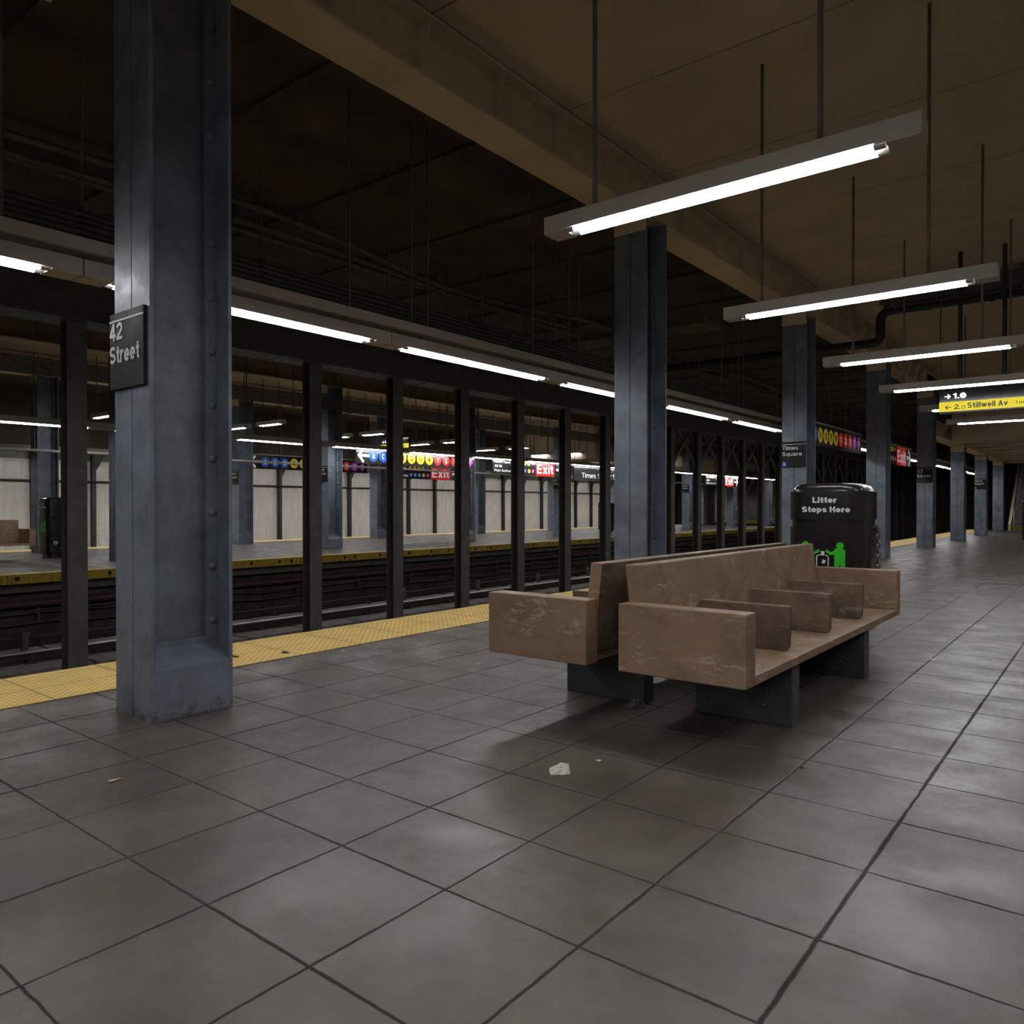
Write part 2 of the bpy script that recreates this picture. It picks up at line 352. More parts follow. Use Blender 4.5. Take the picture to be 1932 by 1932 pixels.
def glyph(c, t):
    """centre lines of a plain grotesque letter (capital height 1) and its width"""
    h = t / 2; X = .73; w = .50 + t * .55; W = .58 + t * .6; D = -.23; m = w / 2
    bowl = lambda: ell(m, X / 2, m - h, X / 2 - h, 0, 360)
    def ess(wd, H):
        ry = (H - 2 * h) / 4; rx = wd / 2 - h
        return ell(wd / 2, H - h - ry, rx, ry, 25, 270) + ell(wd / 2, h + ry, rx, ry, 90, -155)[1:]
    hump = lambda x0, x1: [(x0, .36)] + ell((x0 + x1) / 2, X - h - .24, (x1 - x0) / 2, .24, 180, 0) + [(x1, 0)]
    G = {
     'a': ([[(h + .03, X - .20)] + ell(m, X - h - .17, m - h - .02, .17, 150, 0) + [(w - h - .02, .10), (w - .02, 0)], [(w - h - .02, .43), (m, .40)] + ell(m - .02, h + .155, m - h - .01, .155, 100, 300) + [(w - h - .03, .20)]], w),
     'c': ([ell(m, X / 2, m - h, X / 2 - h, 42, 318)], w),
     'd': ([bowl(), [(w - h, 0), (w - h, 1)]], w), 'b': ([bowl(), [(h, 0), (h, 1)]], w),
     'e': ([[(h, X / 2), (w - h, X / 2)] + ell(m, X / 2, m - h, X / 2 - h, 0, 322)[1:]], w),
     'h': ([[(h, 0), (h, 1)], hump(h, w - h)], w), 'n': ([[(h, 0), (h, X)], hump(h, w - h)], w),
     'i': ([[(h, 0), (h, X)], [(h, 1 - t * .85), (h, 1)]], t), 'l': ([[(h, 0), (h, 1)]], t),
     'm': ([[(h, 0), (h, X)], hump(h, .42 + h * .6), hump(.42 + h * .6, .84)], .84 + h),
     'o': ([bowl()], w), 'p': ([bowl(), [(h, D), (h, X)]], w), 'q': ([bowl(), [(w - h, D), (w - h, X)]], w),
     'r': ([[(h, 0), (h, X)], [(h, .38), (h + .04, X - h - .10), (h + .13, X - h - .01), (.36 + h * .3, X - h)]], .36 + h * .3),
     's': ([ess(w * .94, X)], w * .94),
     't': ([[(.10 + h, .95), (.10 + h, .20), (.13 + h, h + .03), (.20 + h, h), (.33 + h * .5, h)], [(0, X - h), (.33 + h * .5, X - h)]], .33 + h * .5),
     'u': ([[(w - h, 0), (w - h, X)], [(h, X), (h, .28)] + ell(m, h + .24, m - h, .24, 180, 360) + [(w - h, .40)]], w),
     'v': ([[(h * .9, X), (m, h * .6)], [(w - h * .9, X), (m, h * .6)]], w),
     'w': ([[(h * .9, X), (.23 + h * .5, h * .5)], [(.23 + h * .5, h * .5), (.42, X - h * .4)], [(.42, X - h * .4), (.61 - h * .5, h * .5)], [(.61 - h * .5, h * .5), (.84 - h * .9, X)]], .84),
     'x': ([[(h, 0), (w - h, X)], [(h, X), (w - h, 0)]], w),
     'y': ([[(h * .9, X), (m + h * .2, h * .6)], [(w - h * .9, X), (m - .10, D + h), (h * .6, D + h)]], w),
     'A': ([[(h * .9, 0), (W / 2, 1 - h * .3)], [(W - h * .9, 0), (W / 2, 1 - h * .3)], [(W * .24, .30), (W * .76, .30)]], W),
     'C': ([ell(W / 2, .5, W / 2 - h, .5 - h, 45, 315)], W), 'E': ([[(h, 0), (h, 1)], [(h, h), (W * .9, h)], [(h, .51), (W * .84, .51)], [(h, 1 - h), (W * .9, 1 - h)]], W * .9),
     'H': ([[(h, 0), (h, 1)], [(W - h, 0), (W - h, 1)], [(h, .52), (W - h, .52)]], W), 'L': ([[(h, 0), (h, 1)], [(h, h), (W * .82, h)]], W * .82),
     'N': ([[(h, 0), (h, 1)], [(W - h, 0), (W - h, 1)], [(h, 1 - h * .4), (W - h, h * .4)]], W),
     'P': ([[(h, 0), (h, 1)], [(h, 1 - h), (W - .28, 1 - h)] + ell(W - .28, .715 - h * .1, .28 - h, .285 - h * .9, 90, -90) + [(h, .43)]], W),
     'Q': ([ell(W / 2, .5, W / 2 - h, .5 - h, 0, 360), [(W * .56, .26), (W - h * .3, -.02)]], W),
     'R': ([[(h, 0), (h, 1)], [(h, 1 - h), (W - .28, 1 - h)] + ell(W - .28, .725 - h * .1, .28 - h, .275 - h * .9, 90, -90) + [(h, .45)], [(W * .52, .45), (W - h * .9, 0)]], W),
     'S': ([ess(W, 1)], W), 'T': ([[(W / 2, 0), (W / 2, 1)], [(0, 1 - h), (W, 1 - h)]], W),
     'W': ([[(h * .9, 1), (.25 + h * .5, h * .5)], [(.25 + h * .5, h * .5), (.46, 1 - h * .4)], [(.46, 1 - h * .4), (.67 - h * .5, h * .5)], [(.67 - h * .5, h * .5), (.92 - h * .9, 1)]], .92),
     '1': ([[(.26, 0), (.26, 1)], [(.02, .74), (.14, .78), (.26, .96)]], .26 + h), '7': ([[(0, 1 - h), (W, 1 - h)], [(W - h, 1 - h), (W * .52, .5), (W * .38, 0)]], W),
     '2': ([[*ell(W / 2, 1 - h - .24, W / 2 - h, .24, 172, -25), (W * .55, .40), (h + .02, h + .10), (h, h)], [(0, h), (W, h)]], W),
     '3': ([ell(W / 2 - .02, .755 - h * .2, W / 2 - h, .245 - h * .8, 160, -90) + ell(W / 2, h + .225, W / 2 - h, .225, 90, -165)[1:]], W),
     '4': ([[(W * .68, 0), (W * .68, 1)], [(0, .25 + h * .4), (W, .25 + h * .4)], [(h * .8, .30), (W * .64, 1 - h * .5)]], W),
     '.': ([[(h, 0), (h, t)]], t), '-': ([[(0, .38), (.30, .38)]], .30), ' ': ([], .22)}
    return G[c]
_gl = {}
def glyphs(txt, bold):
    """flat lettering as quads: vertices, faces and total width"""
    key = (txt, bold)
    if key in _gl: return _gl[key]
    t = .145 + bold; vs = []; fs = []; x = 0
    for c in txt:
        st, w = glyph(c, t)
        for ln in st:
            n = len(ln); closed = n > 8 and math.dist(ln[0], ln[-1]) < 1e-4; base = len(vs)
            for i, p in enumerate(ln):
                a = ln[i - 1] if i > 0 else (ln[-2] if closed else p); b = ln[i + 1] if i < n - 1 else (ln[1] if closed else p)
                d1 = Vector((p[0] - a[0], p[1] - a[1])); d2 = Vector((b[0] - p[0], b[1] - p[1]))
                if d1.length < 1e-9: d1 = d2
                if d2.length < 1e-9: d2 = d1
                d1.normalize(); d2.normalize(); tt = d1 + d2
                if tt.length < 1e-6: tt = d1
                tt.normalize(); k = (t / 2) / max(.5, abs(tt.dot(d1)))
                vs.append((x + p[0] - tt.y * k, p[1] + tt.x * k)); vs.append((x + p[0] + tt.y * k, p[1] - tt.x * k))
            fs += [[base + 2 * i + 1, base + 2 * i + 3, base + 2 * i + 2, base + 2 * i] for i in range(n - 1)]
        x += w + (.105 - t * .12)
    _gl[key] = (vs, fs, x - (.105 - t * .12)); return _gl[key]

def tag(o, label, cat, group=None, kind=None):
    o['label'] = label; o['category'] = cat
    if group: o['group'] = group
    if kind: o['kind'] = kind
    return o
def thing(name, label, cat, loc=(0, 0, 0), rz=0, group=None):
    o = bpy.data.objects.new(name, None); COL.objects.link(o); o.empty_display_size = .1
    o.location = loc; o.rotation_euler = (0, 0, rz); return tag(o, label, cat, group, 'thing')
def struct(o): o['kind'] = 'structure'; return o
def dup(root, label, loc=None, rz=None, group=None):
    r = root.copy(); COL.objects.link(r)
    if loc is not None: r.location = loc
    if rz is not None: r.rotation_euler = (0, 0, rz)
    r['label'] = label
    if group: r['group'] = group
    for ch in list(root.children):
        c = ch.copy(); COL.objects.link(c); c.parent = r
        for g in list(ch.children):
            d = g.copy(); COL.objects.link(d); d.parent = c
    return r
ORD = 'first second third fourth fifth sixth seventh eighth ninth tenth eleventh twelfth thirteenth fourteenth fifteenth sixteenth seventeenth eighteenth nineteenth twentieth twenty-first twenty-second twenty-third twenty-fourth twenty-fifth twenty-sixth twenty-seventh twenty-eighth twenty-ninth thirtieth'.split()

MOD = 5.6457                    # column bay
CY0 = 2.072                     # front face of the first column
CX0, CX1 = -4.601, -4.188
CXC = (CX0 + CX1) / 2
FA, FB, FW, FE, FE2 = -17.245, -21.60, -28.0, -15.05, -23.35   # across the tracks: column rows, wall, platform edges
Y0, Y1 = -13.0, 45.2
LOWY = 24.9                     # lower ceiling starts here

# ------------------------------------------------------------------ setting
m = MB(); m.box(EDGE_IN, 2.2, Y0, Y1, -.35, 0); struct(m.obj('floor', M['floor']))
m = MB(); m.box(EDGE, EDGE_IN, Y0, Y1, -.16, .004); struct(m.obj('trim_1', M['tactile']))
m = MB(); m.box(EDGE + .02, EDGE_IN, Y0, Y1, -.36, -.16); struct(m.obj('trim_2', M['edgeface']))
m = MB(); m.box(FE2 + .9, FE - .30, Y0, Y1, -.35, 0); struct(m.obj('floor_far', M['floor']))
m = MB(); m.box(FE - .30, FE - .01, Y0, Y1, -.16, .004); struct(m.obj('trim_3', plain('pale_yellow_edge_tile', (.58, .42, .15), (.50, .36, .13), 4, (.6, .8))))
m = MB(); m.box(FE - .32, FE, Y0, Y1, -.165, -.006); struct(m.obj('trim_4', M['edgeface']))
m = MB(); m.box(FE2, FE2 + .9, Y0, Y1, -.35, .004); struct(m.obj('trim_5', bpy.data.materials['pale_yellow_edge_tile']))
# track beds and the walls below the platforms
m = MB(); m.box(FE - .6, EDGE + .5, Y0, Y1, -1.45, -1.25); struct(m.obj('floor_track', M['soot']))
m = MB(); m.box(FW, FE2 + .5, Y0, Y1, -1.45, -1.25); struct(m.obj('floor_back_track', M['soot']))
m = MB(); m.box(FE - .75, FE - .55, Y0, Y1, -1.25, -.35); m.box(FE - .55, FE - .32, Y0, Y1, -.35, -.16); struct(m.obj('wall_far_platform', M['grime']))
m = MB(); m.box(EDGE + .3, EDGE + .5, Y0, Y1, -1.25, -.36); struct(m.obj('wall_near_platform', M['grime']))
m = MB(); m.box(FE2 + .3, FE2 + .5, Y0, Y1, -1.25, -.35); struct(m.obj('wall_back_platform', M['grime']))
m = MB(); m.box(FW - .2, FW, Y0, 56, -1.25, 3.12); struct(m.obj('wall_back', M['walltile']))
m = MB(); m.box(FW - .6, FW + .5, Y0, 56, 3.12, 5.05); struct(m.obj('wall_back_upper', M['soot']))
m = MB(); m.box(FW - .6, 8, 58, 58.3, -1.4, 5.3); struct(m.obj('wall_end', M['soot']))
m = MB(); m.box(7.0, 7.3, Y0, 58, -1.4, 5.3); struct(m.obj('wall_right', M['walltile']))
m = MB(); m.box(2.2, 7.0, Y0, 58, -1.45, -1.25); struct(m.obj('floor_right_track', M['soot']))
m = MB(); m.box(FW - .6, 8, Y0 - .3, Y0, -1.4, 5.3); struct(m.obj('wall_front', M['soot']))
# ceilings: panels with open joints every third of a bay
def slabs(x0, x1, z, ya, yb, lip=False):
    q = MB(); k = math.floor((ya - 11.86) / (MOD / 3))
    while True:
        a = 11.86 + k * MOD / 3; b = a + MOD / 3
        if a > yb: break
        a2, b2 = max(a, ya) + .008, min(b, yb) - .008
        if b2 > a2:
            q.box(x0, x1, a2, b2, z, z + .12)
            if lip: q.box(x0, x1, b2 - .10, b2, z - .035, z)
        k += 1
    q.box(x0, x1, ya, yb, z + .03, z + .2); return q
struct(slabs(CX1 - .2, 8, 5.05, Y0, 58).obj('ceiling', M['tan']))
struct(slabs(FE - 1.9, CX0 - .02, 5.05, Y0, 58, True).obj('ceiling_track', M['soot']))
struct(slabs(FB - .2, FE - 1.9, 5.05, Y0, 58).obj('ceiling_far', M['tan']))
struct(slabs(FW - .2, FB - .2, 5.05, Y0, 58).obj('ceiling_back_track', M['soot']))
# lower ceiling over the far end of both platforms
def low_ceiling(name, x0, x1):
    q = MB(); q.box(max(x0, CX1 + .01) if x1 > 0 else x0, x1, LOWY + 2.8, LOWY + 2.95, 3.22, 5.05); q.box(x0, x1, LOWY + 2.95, 58, 3.72, 3.9)
    struct(q.obj(name, M['tan']))
low_ceiling('ceiling_low', CXC + .02, 8); low_ceiling('ceiling_low_far', FB + .22, FA - .22)
def joists(x0, x1, where):
    for i in range(9):
        y = LOWY + 2.95 + .75 + i * 1.8819
        q = MB(); q.prism([(y - .09, 3.72), (y - .09, 3.26), (y + .09, 3.26), (y + .09, 3.72)][::-1], 0, x0, x1)
        q.box(x0, x1, y - .15, y + .15, 3.24, 3.27)
        tag(q.obj('ceiling_joist', M['tansteel']), ORD[i] + ' tan cross joist from the front under the low ceiling ' + where, 'ceiling beam', 'tan joists under the low ceiling ' + where, 'thing')
joists(CX1 + .02, 7.0, 'of the near platform')
joists(FB + .2, FA - .2, 'across the tracks')

# ------------------------------------------------------------------ girders
def girder(name, label, x, z0, z1, ya, yb, mat, fl=.20, stiff=True, parent_group=None):
    t = thing(name, label, 'girder', (x, ya, z0)); L = yb - ya; h = z1 - z0
    q = MB(); q.box(-fl, fl, 0, L, 0, .025); q.obj('bottom_flange', mat, t)
    q = MB(); q.box(-fl * .9, fl * .9, 0, L, h - .025, h); q.obj('top_flange', mat, t)
    q = MB(); q.box(-.015, .015, 0, L, .025, h - .025); q.obj('web', mat, t)
    if stiff:
        q = MB()
        for sg in (-1, 1): q.prism([(sg * .015, .025), (sg * fl * .8, h - .025), (sg * .015, h - .025)], 1, 0, .012)
        proto = None; y = .3
        while y < L - .05:
            if proto is None: proto = q.obj('stiffener', mat, t); o = proto
            else: o = proto.copy(); COL.objects.link(o); o.parent = t
            o.location = (0, y, 0); y += .94 if ya < 0 and x > -5 else 1.8819
    return t
girder('platform_girder', 'tan riveted girder running over the near blue columns', CXC, 4.5, 5.03, Y0 + .1, LOWY, M['tansteel'])
girder('platform_girder', 'low tan girder over the farthest near-platform columns toward the stairs', CXC, 3.25, 3.715, LOWY + .27, 44.3, M['tansteel'])
girder('platform_girder', 'tan girder over the front column row of the opposite platform', FA, 4.5, 5.03, Y0 + .1, 57.5, M['tansteel'])
girder('platform_girder', 'tan girder over the rear column row of the opposite platform', FB, 4.5, 5.03, Y0 + .1, 57.5, M['tansteel'])
girder('track_girder', 'dark girder above the row of track posts', -10.69, 3.58, 4.2, Y0 + .1, 57.5, M['post'], .25, False)
# ------------------------------------------------------------------ blue columns
def column_parts(t, H):
    hx, hy = .2065, .249
    for sg, nm in ((-1, 'flange'), (1, 'flange')):
        q = MB(); ya, yb = sorted((sg * hy, sg * (hy - .022)))
        q.box(-hx, -.0045, ya, yb, 0, H); q.box(.0045, hx, ya, yb, 0, H)
        q.box(-.02, .02, *sorted((sg * (hy - .016), sg * (hy - .03))), 0, H)
        q.obj(nm, M['blue'], t)
    q = MB(); q.box(-.012, .012, -.226, .226, 0, H); q.obj('web', M['blue'], t)
    for sx in (-1, 1):
        for sy in (-1, 1):
            q = MB(); q.box(*sorted((sx * .035, sx * .064)), *sorted((sy * .164, sy * .226)), .416, H)
            z = .511
            while z < H - .1:
                q.dome((sx * .064, sy * .199, z), (sx, 0, 0), .0275, .025, 12, 4); z += .326
            q.obj('riveted_angle', M['blue'], t)
    q = MB()
    for sx in (-1, 1):
        q.prism([(sx * .02, 0), (sx * hx, 0), (sx * hx, .277), (sx * .064, .38), (sx * .064, .415), (sx * .02, .415)], 1, -.226, .226)
    q.obj('base_casing', M['blue'], t)
    q = MB(); q.box(-hx, hx, -hy - .012, -hy, H - .19, H); q.obj('top_plate', M['tansteel'], t)
def make_col(H, label, loc, group):
    t = thing('steel_column', label, 'column', loc, 0, group); column_parts(t, H); return t
NEAR = ['large blue-grey riveted column nearest the camera, with its 42 Street sign',
 'tall blue-grey riveted column rising just behind the wooden benches',
 'blue-grey column beside the near litter bin, with a Times Square sign',
 'unsigned blue-grey column just right of the near litter bin',
 'blue-grey column with the smaller 42 Street sign, under the yellow display',
 'unsigned blue-grey column between the 42 Street and distant Times Square columns',
 'distant blue-grey column with a tiny Times Square sign',
 'farthest blue-grey column, just left of the staircase']
tall = short = None
for k in range(8):
    loc = (CXC, CY0 + MOD * k + .249, 0)
    if k < 5:
        if tall is None: tall = make_col(4.5, NEAR[k], loc, 'blue columns of the near platform')
        else: dup(tall, NEAR[k], loc)
    else:
        if short is None: short = make_col(3.25, NEAR[k], loc, 'blue columns of the near platform')
        else: dup(short, NEAR[k], loc)
for k in range(1, 9):
    s_ = {1: ', behind the litter bin', 2: ', with Times Square plate', 4: ', with 42 Street plate', 6: ', with Times Square plate'}.get(k, '')
    dup(tall, ORD[k - 1] + ' front-row blue column across the tracks from the left' + s_, (FA, CY0 + MOD * k + .249, 0), 0, 'front columns of the opposite platform')
for k in range(1, 9):
    dup(tall, 'rear-row blue column of the opposite platform, ' + ORD[k - 1] + ' from the left', (FB, CY0 + MOD * k + .249, 0), 0, 'rear columns of the opposite platform')

# station plates on the columns
UX, VZ = (1, 0, 0), (0, 0, 1); WN = (0, -1, 0)
def wheelchair(q, o, u, v, w, th, s):
    def ring(c, r, a0, a1, wd, n=10):
        for i in range(n):
            a, b = R(a0 + (a1 - a0) * i / n), R(a0 + (a1 - a0) * (i + 1) / n)
            q.stroke((c[0] + r * math.cos(a), c[1] + r * math.sin(a)), (c[0] + r * math.cos(b), c[1] + r * math.sin(b)), wd, o, u, v, w, th)
    q.disc((-.06 * s, .34 * s), .075 * s, o, u, v, w, th, 12)
    q.stroke((-.06 * s, .26 * s), (-.04 * s, -.04 * s), .075 * s, o, u, v, w, th)
    q.stroke((-.05 * s, .12 * s), (.14 * s, .12 * s), .055 * s, o, u, v, w, th)
    q.stroke((-.04 * s, -.03 * s), (.16 * s, -.03 * s), .07 * s, o, u, v, w, th)
    q.stroke((.15 * s, -.02 * s), (.25 * s, -.25 * s), .07 * s, o, u, v, w, th)
    q.stroke((.23 * s, -.25 * s), (.33 * s, -.21 * s), .055 * s, o, u, v, w, th)
    ring((-.03 * s, -.12 * s), .21 * s, 110, 330, .055 * s)
def plate(lines, label, loc, wc, group):
    t = thing('station_sign', label, 'sign', loc, 0, group)
    q = MB(); q.box(-.201, .201, -.022, 0, 0, .44); q.obj('panel', M['plate'], t, .003, 1)
    q = MB(); q.box(-.201, .201, -.0245, -.021, .388, .398); q.obj('stripe', M['whiteworn'], t)
    q = MB()
    for s_, wd, z, sz in lines: q.text(s_, (-.194, 0, z), UX, VZ, WN, .0255, sz, wd, bold=.045)
    q.obj('lettering', M['whiteworn'], t)
    if wc:
        q = MB(); q.box(-.194, -.122, -.0245, -.021, .022, .094); r_ = q.obj('access_symbol', plain('access_blue', (.02, .07, .42), None, 5), t)
        q = MB(); wheelchair(q, (-.158, 0, .056), UX, VZ, WN, .0255, .085); q.obj('wheelchair_figure', M['white'], r_)
    return t
L42 = [('42', .155, .282, .100), ('Street', .355, .150, .100)]
LTS = [('Times', .270, .300, .068), ('Square', .335, .196, .068)]
yF = lambda k: CY0 + MOD * k
s42 = plate(L42, 'weathered 42 Street plate on the nearest column', (CXC - .02, yF(0), 1.87), False, 'black station plates')
sts = plate(LTS, 'Times Square plate with blue wheelchair symbol above the near litter bin', (CXC, yF(2), 1.865), True, 'black station plates')
dup(s42, 'small 42 Street plate on the distant column below the yellow display', (CXC, yF(4), 1.865))
dup(sts, 'tiny Times Square plate on the distant near-platform column', (CXC, yF(6), 1.865))
dup(sts, 'Times Square plate on the opposite front-row column, left of the A C signs', (FA, yF(2), 1.865))
dup(s42, '42 Street plate on the opposite front-row column under an Exit sign', (FA, yF(4), 1.865))
dup(sts, 'distant Times Square plate on the opposite platform, right of the tall bench column', (FA, yF(6), 1.865))
dup(sts, 'Times Square plate just right of the nearest column, on the rear row', (FB, yF(2), 1.865))

# ------------------------------------------------------------------ track posts
PY0, PP = 4.166, MOD / 3
def post(label, y, h=3.58):
    t = thing('track_post', label, 'post', (-10.69, y + .1225, -1.25), 0, 'dark posts between the tracks'); H = h + 1.25
    for sg in (-1, 1):
        q = MB(); q.box(*sorted((sg * .10, sg * .080)), -.1225, .1225, 0, H); q.obj('flange', M['post'], t)
    q = MB(); q.box(-.085, .085, -.012, .012, 0, H); q.obj('web', M['post'], t)
    q = MB(); q.box(-.13, .13, -.17, .17, 0, .03); q.obj('base_plate', M['post'], t)
    return t
p0 = post('wide dark track post left of the nearest blue column, ' + ORD[0] + ' from the left', PY0)
nth = 0
pb = None
for i in range(1, 27):
    y = PY0 + PP * i + .1225; 
    lab = 'dark track post, ' + ORD[i] + ' from the left in the row'
    if i < 8: dup(p0, lab, (-10.69, y, -1.25))
    else:
        if pb is None:
            pb = dup(p0, lab + ', with knee braces', (-10.69, y, -1.25))
            for sg in (-1, 1):
                q = MB(); q.prism([(sg * .12, 3.85), (sg * 1.30, 4.83), (sg * 1.42, 4.83), (sg * .12, 3.68)], 0, *((.005, .05) if sg > 0 else (-.05, -.005)))
                q.obj('knee_brace', M['post'], pb)
        else: dup(pb, lab + ', with knee braces', (-10.69, y, -1.25))

# steel posts of the back wall with bracket heads and pipe
def wall_post(label, y):
    t = thing('wall_post', label, 'post', (FW + .112, y, -1.25), 0, 'black posts along the tiled back wall')
    q = MB(); q.box(-.10, .06, -.065, .065, 0, 4.36); q.obj('shaft', M['black'], t)
    q = MB(); q.prism([(.065, 3.65), (.36, 4.15), (.36, 4.36), (.065, 4.36)], 0, -.05, .03); q.obj('bracket', M['black'], t)
    return t
wp = None
for i in range(0, 24):
    y = 4.29 + 3 * PP + i * PP
    lab = 'slim black post on the tiled back wall, ' + ORD[i] + ' from the left'
    wp = wall_post(lab, y) if wp is None else (dup(wp, lab, (FW + .112, y, -1.25)) and wp)
q = MB(); q.tube([(FW + .20, Y0, 2.03), (FW + .20, 56, 2.03)], .032, 8)
tag(q.obj('wall_pipe', M['black']), 'thin black pipe running level along the tiled back wall', 'pipe', kind='thing')

# ------------------------------------------------------------------ tracks
def rail(label, x, shiny=True, z0=-1.25):
    t = thing('running_rail', label, 'rail', (x, Y0, z0), 0, 'running rails'); L = Y1 + 10 - Y0; H = -1.0 - z0
    q = MB(); q.box(-.07, .07, 0, L, 0, .018); q.box(-.01, .01, 0, L, .018, H - .045); q.box(-.034, .034, 0, L, H - .045, H - .012); q.obj('rail_body', M['rail'], t)
    q = MB(); q.prism([(.034 * math.cos(math.pi * k / 10), H - .012 + .020 * math.sin(math.pi * k / 10)) for k in range(11)], 1, 0, L, True); q.obj('rail_head', M['railtop'] if shiny else M['rail'], t)
rail('bright topped running rail nearest the track posts, on the far track', -12.87, True, -1.149)
rail('shade-toned second running rail under the opposite platform edge', -14.30, False, -1.149)  # head in the dark side colour stands in for the overhang's shade
rail('running rail of the near track, closest to the near platform', -7.1)
rail('running rail of the near track, closest to the track posts', -8.53)
def tie(x, y): 
    q = MB(); q.box(-1.22, 1.5, -.62, .62, 0, .10); a = thing('track_slab', '', 'track slab', (x, y, -1.25)); q.obj('slab', M['ballast'], a, .012, 1)
    for xx in (-.72 + -.13, -.72 + .13, .71 - .13, .71 + .13):
        q = MB(); q.box(xx - .06, xx + .06, -.07, .07, .10, .125); q.tube([(xx, 0, .12), (xx, 0, .19)], .022, 6); q.box(xx - .03, xx + .03, -.04, .04, .125, .15)
        q.obj('rail_clip', M['rail'], a)
    return a
t0 = None
for i in range(0, 30):
    y = 4.5 + i * 1.30
    lab = 'rough concrete track slab under the far rails, ' + ORD[i] + ' from the left'
    if t0 is None: t0 = tie(-13.585, y); t0['label'] = lab; t0['group'] = 'concrete slabs of the far track'
    else: dup(t0, lab, (-13.585, y, -1.25))
# strip of rubble concrete beside the posts
m = MB(); m.box(-12.06, -10.95, Y0, Y1 + 8, -1.25, -1.17); struct(m.obj('trim_6', M['ballast']))

# pipe, cables and brackets below the opposite platform
xp = FE - .36
t = thing('drain_pipe', 'long red-brown pipe under the yellow edge of the opposite platform', 'pipe', (xp, Y0, -.565))
q = MB(); q.tube([(0, 0, 0), (0, Y1 - Y0, 0)], .066, 14); q.obj('pipe_run', M['redpipe'], t)
for i in range(6):
    q = MB(); y = 9.0 - Y0 + i * 7.5; q.tube([(0, y - .05, 0), (0, y + .05, 0)], .085, 14); q.obj('coupling', M['redpipe'], t)
for j, (z, sag) in enumerate(((-.70, .045), (-.735, .045), (-.90, .05))):
    pts = []; n = int((Y1 - Y0) / .47)
    for i in range(n + 1):
        y = Y0 + i * .47; ph = (i % 4) / 4
        pts.append((FE - .46 + .042 * j, y, z - sag * math.sin(math.pi * ph) * (1 + .6 * math.sin(y * .7 + j))))
    q = MB(); q.tube(pts, .016, 6)
    tag(q.obj('trackside_cable', M['traygrey']), ORD[j] + ' drooping cable from the top on the wall below the opposite platform', 'cable', 'cables below the opposite platform', 'thing')
cl = None
for i in range(20):
    y = 5.6 + i * 1.88
    if cl is None:
        cl = thing('cable_clamp', '', 'clamp', (FE - .5, y, -.80), 0, 'cable clamps below the opposite platform')
        q = MB(); q.box(-.05, .06, -.02, .02, -.16, .14); q.obj('clamp_bar', M['traygrey'], cl)
        c = cl
    else: c = dup(cl, '', (FE - .5, y, -.80))
    c['label'] = 'small cable clamp below the opposite platform, ' + ORD[i] + ' from the left'
rb = None
for i in range(14):
    y = 10.5 + i * MOD / 2 - 2 * MOD / 2; lab = 'small dark bracket standing behind the bright rail, ' + ORD[i] + ' from the left'
    if rb is None:
        rb = thing('rail_bracket', lab, 'bracket', (-14.0, y, -1.15), 0, 'brackets beside the far track')
        q = MB(); q.prism([(-.05, 0), (-.05, .24), (-.03, .27), (.06, .27), (.06, .22), (.04, .21), (.04, 0)], 0, -.04, .04); q.obj('bent_bar', M['traygrey'], rb)
    else: dup(rb, lab, (-14.0, y, -1.15))

# ------------------------------------------------------------------ light fixtures
def fixture(name, label, cat_loc, L, w, h, tub0, tub1, rods, rz, group, top, lamp='lamp'):
    """long batten light; local +X is the length, bottom at z=0"""
    t = thing(name, label, 'light', cat_loc, rz, group)
    q = MB(); hw = w / 2; a, b = tub0 - .07, tub1 + .07; d = .045
    q.box(0, a, -hw, hw, 0, h); q.box(b, L, -hw, hw, 0, h)
    q.box(a, b, -hw, hw, d, h); q.box(a, b, -hw, -hw + .012, .012, d); q.box(a, b, hw - .012, hw, .012, d)
    q.box(a - .0, a + .012, -hw, hw, 0, d); q.box(b - .012, b, -hw, hw, 0, d)
    q.obj('housing', M['housing'], t)
    for sg in (-1, 1):
        q = MB(); q.tube([(tub0, sg * hw * .52, .010), (tub1, sg * hw * .52, .010)], .019, 8, False); q.obj('tube', M[lamp], t)
        for xx in (tub0, tub1):
            q = MB(); s = -1 if xx == tub0 else 1
            q.tube([(xx, sg * hw * .52, .012), (xx + s * .05, sg * hw * .52, .014)], .021, 10); q.obj('lamp_socket', M['lampcap'], t)
    for xx in rods:
        q = MB(); q.tube([(xx, 0, h), (xx, 0, top - cat_loc[2])], .014, 6); q.obj('hanger_rod', M['rod'], t)
    return t
# track-edge row, near platform (runs along the track)
g = 'strip lights above the near platform edge'
lab = lambda i: {6: 'strip light over the near edge, emerging from behind the nearest column', 7: 'full strip light over the near edge, centre of the photo', 8: 'strip light over the near edge, cut off by the tall bench column'}.get(i, 'strip light over the near edge, ' + ORD[i - 6] + ' in the row past the nearest column' if i > 5 else ('strip light over the near edge, just left of the nearest column' if i == 5 else 'added strip light over the near edge behind the camera, ' + ORD[4 - i] + ' back'))
pr = None
for i in range(20):  # row carried on behind the camera, added for light from there
    y = 5.115 + (i - 6) * MOD / 2
    if pr is None: pr = fixture('edge_light', lab(i), (-5.645, y + .006, 2.77), MOD / 2 - .012, .20, .115, .25, MOD / 2 - .26, (.5, 2.3), R(90), g, 2.935)
    else: dup(pr, lab(i), (-5.645, y + .006, 2.77))
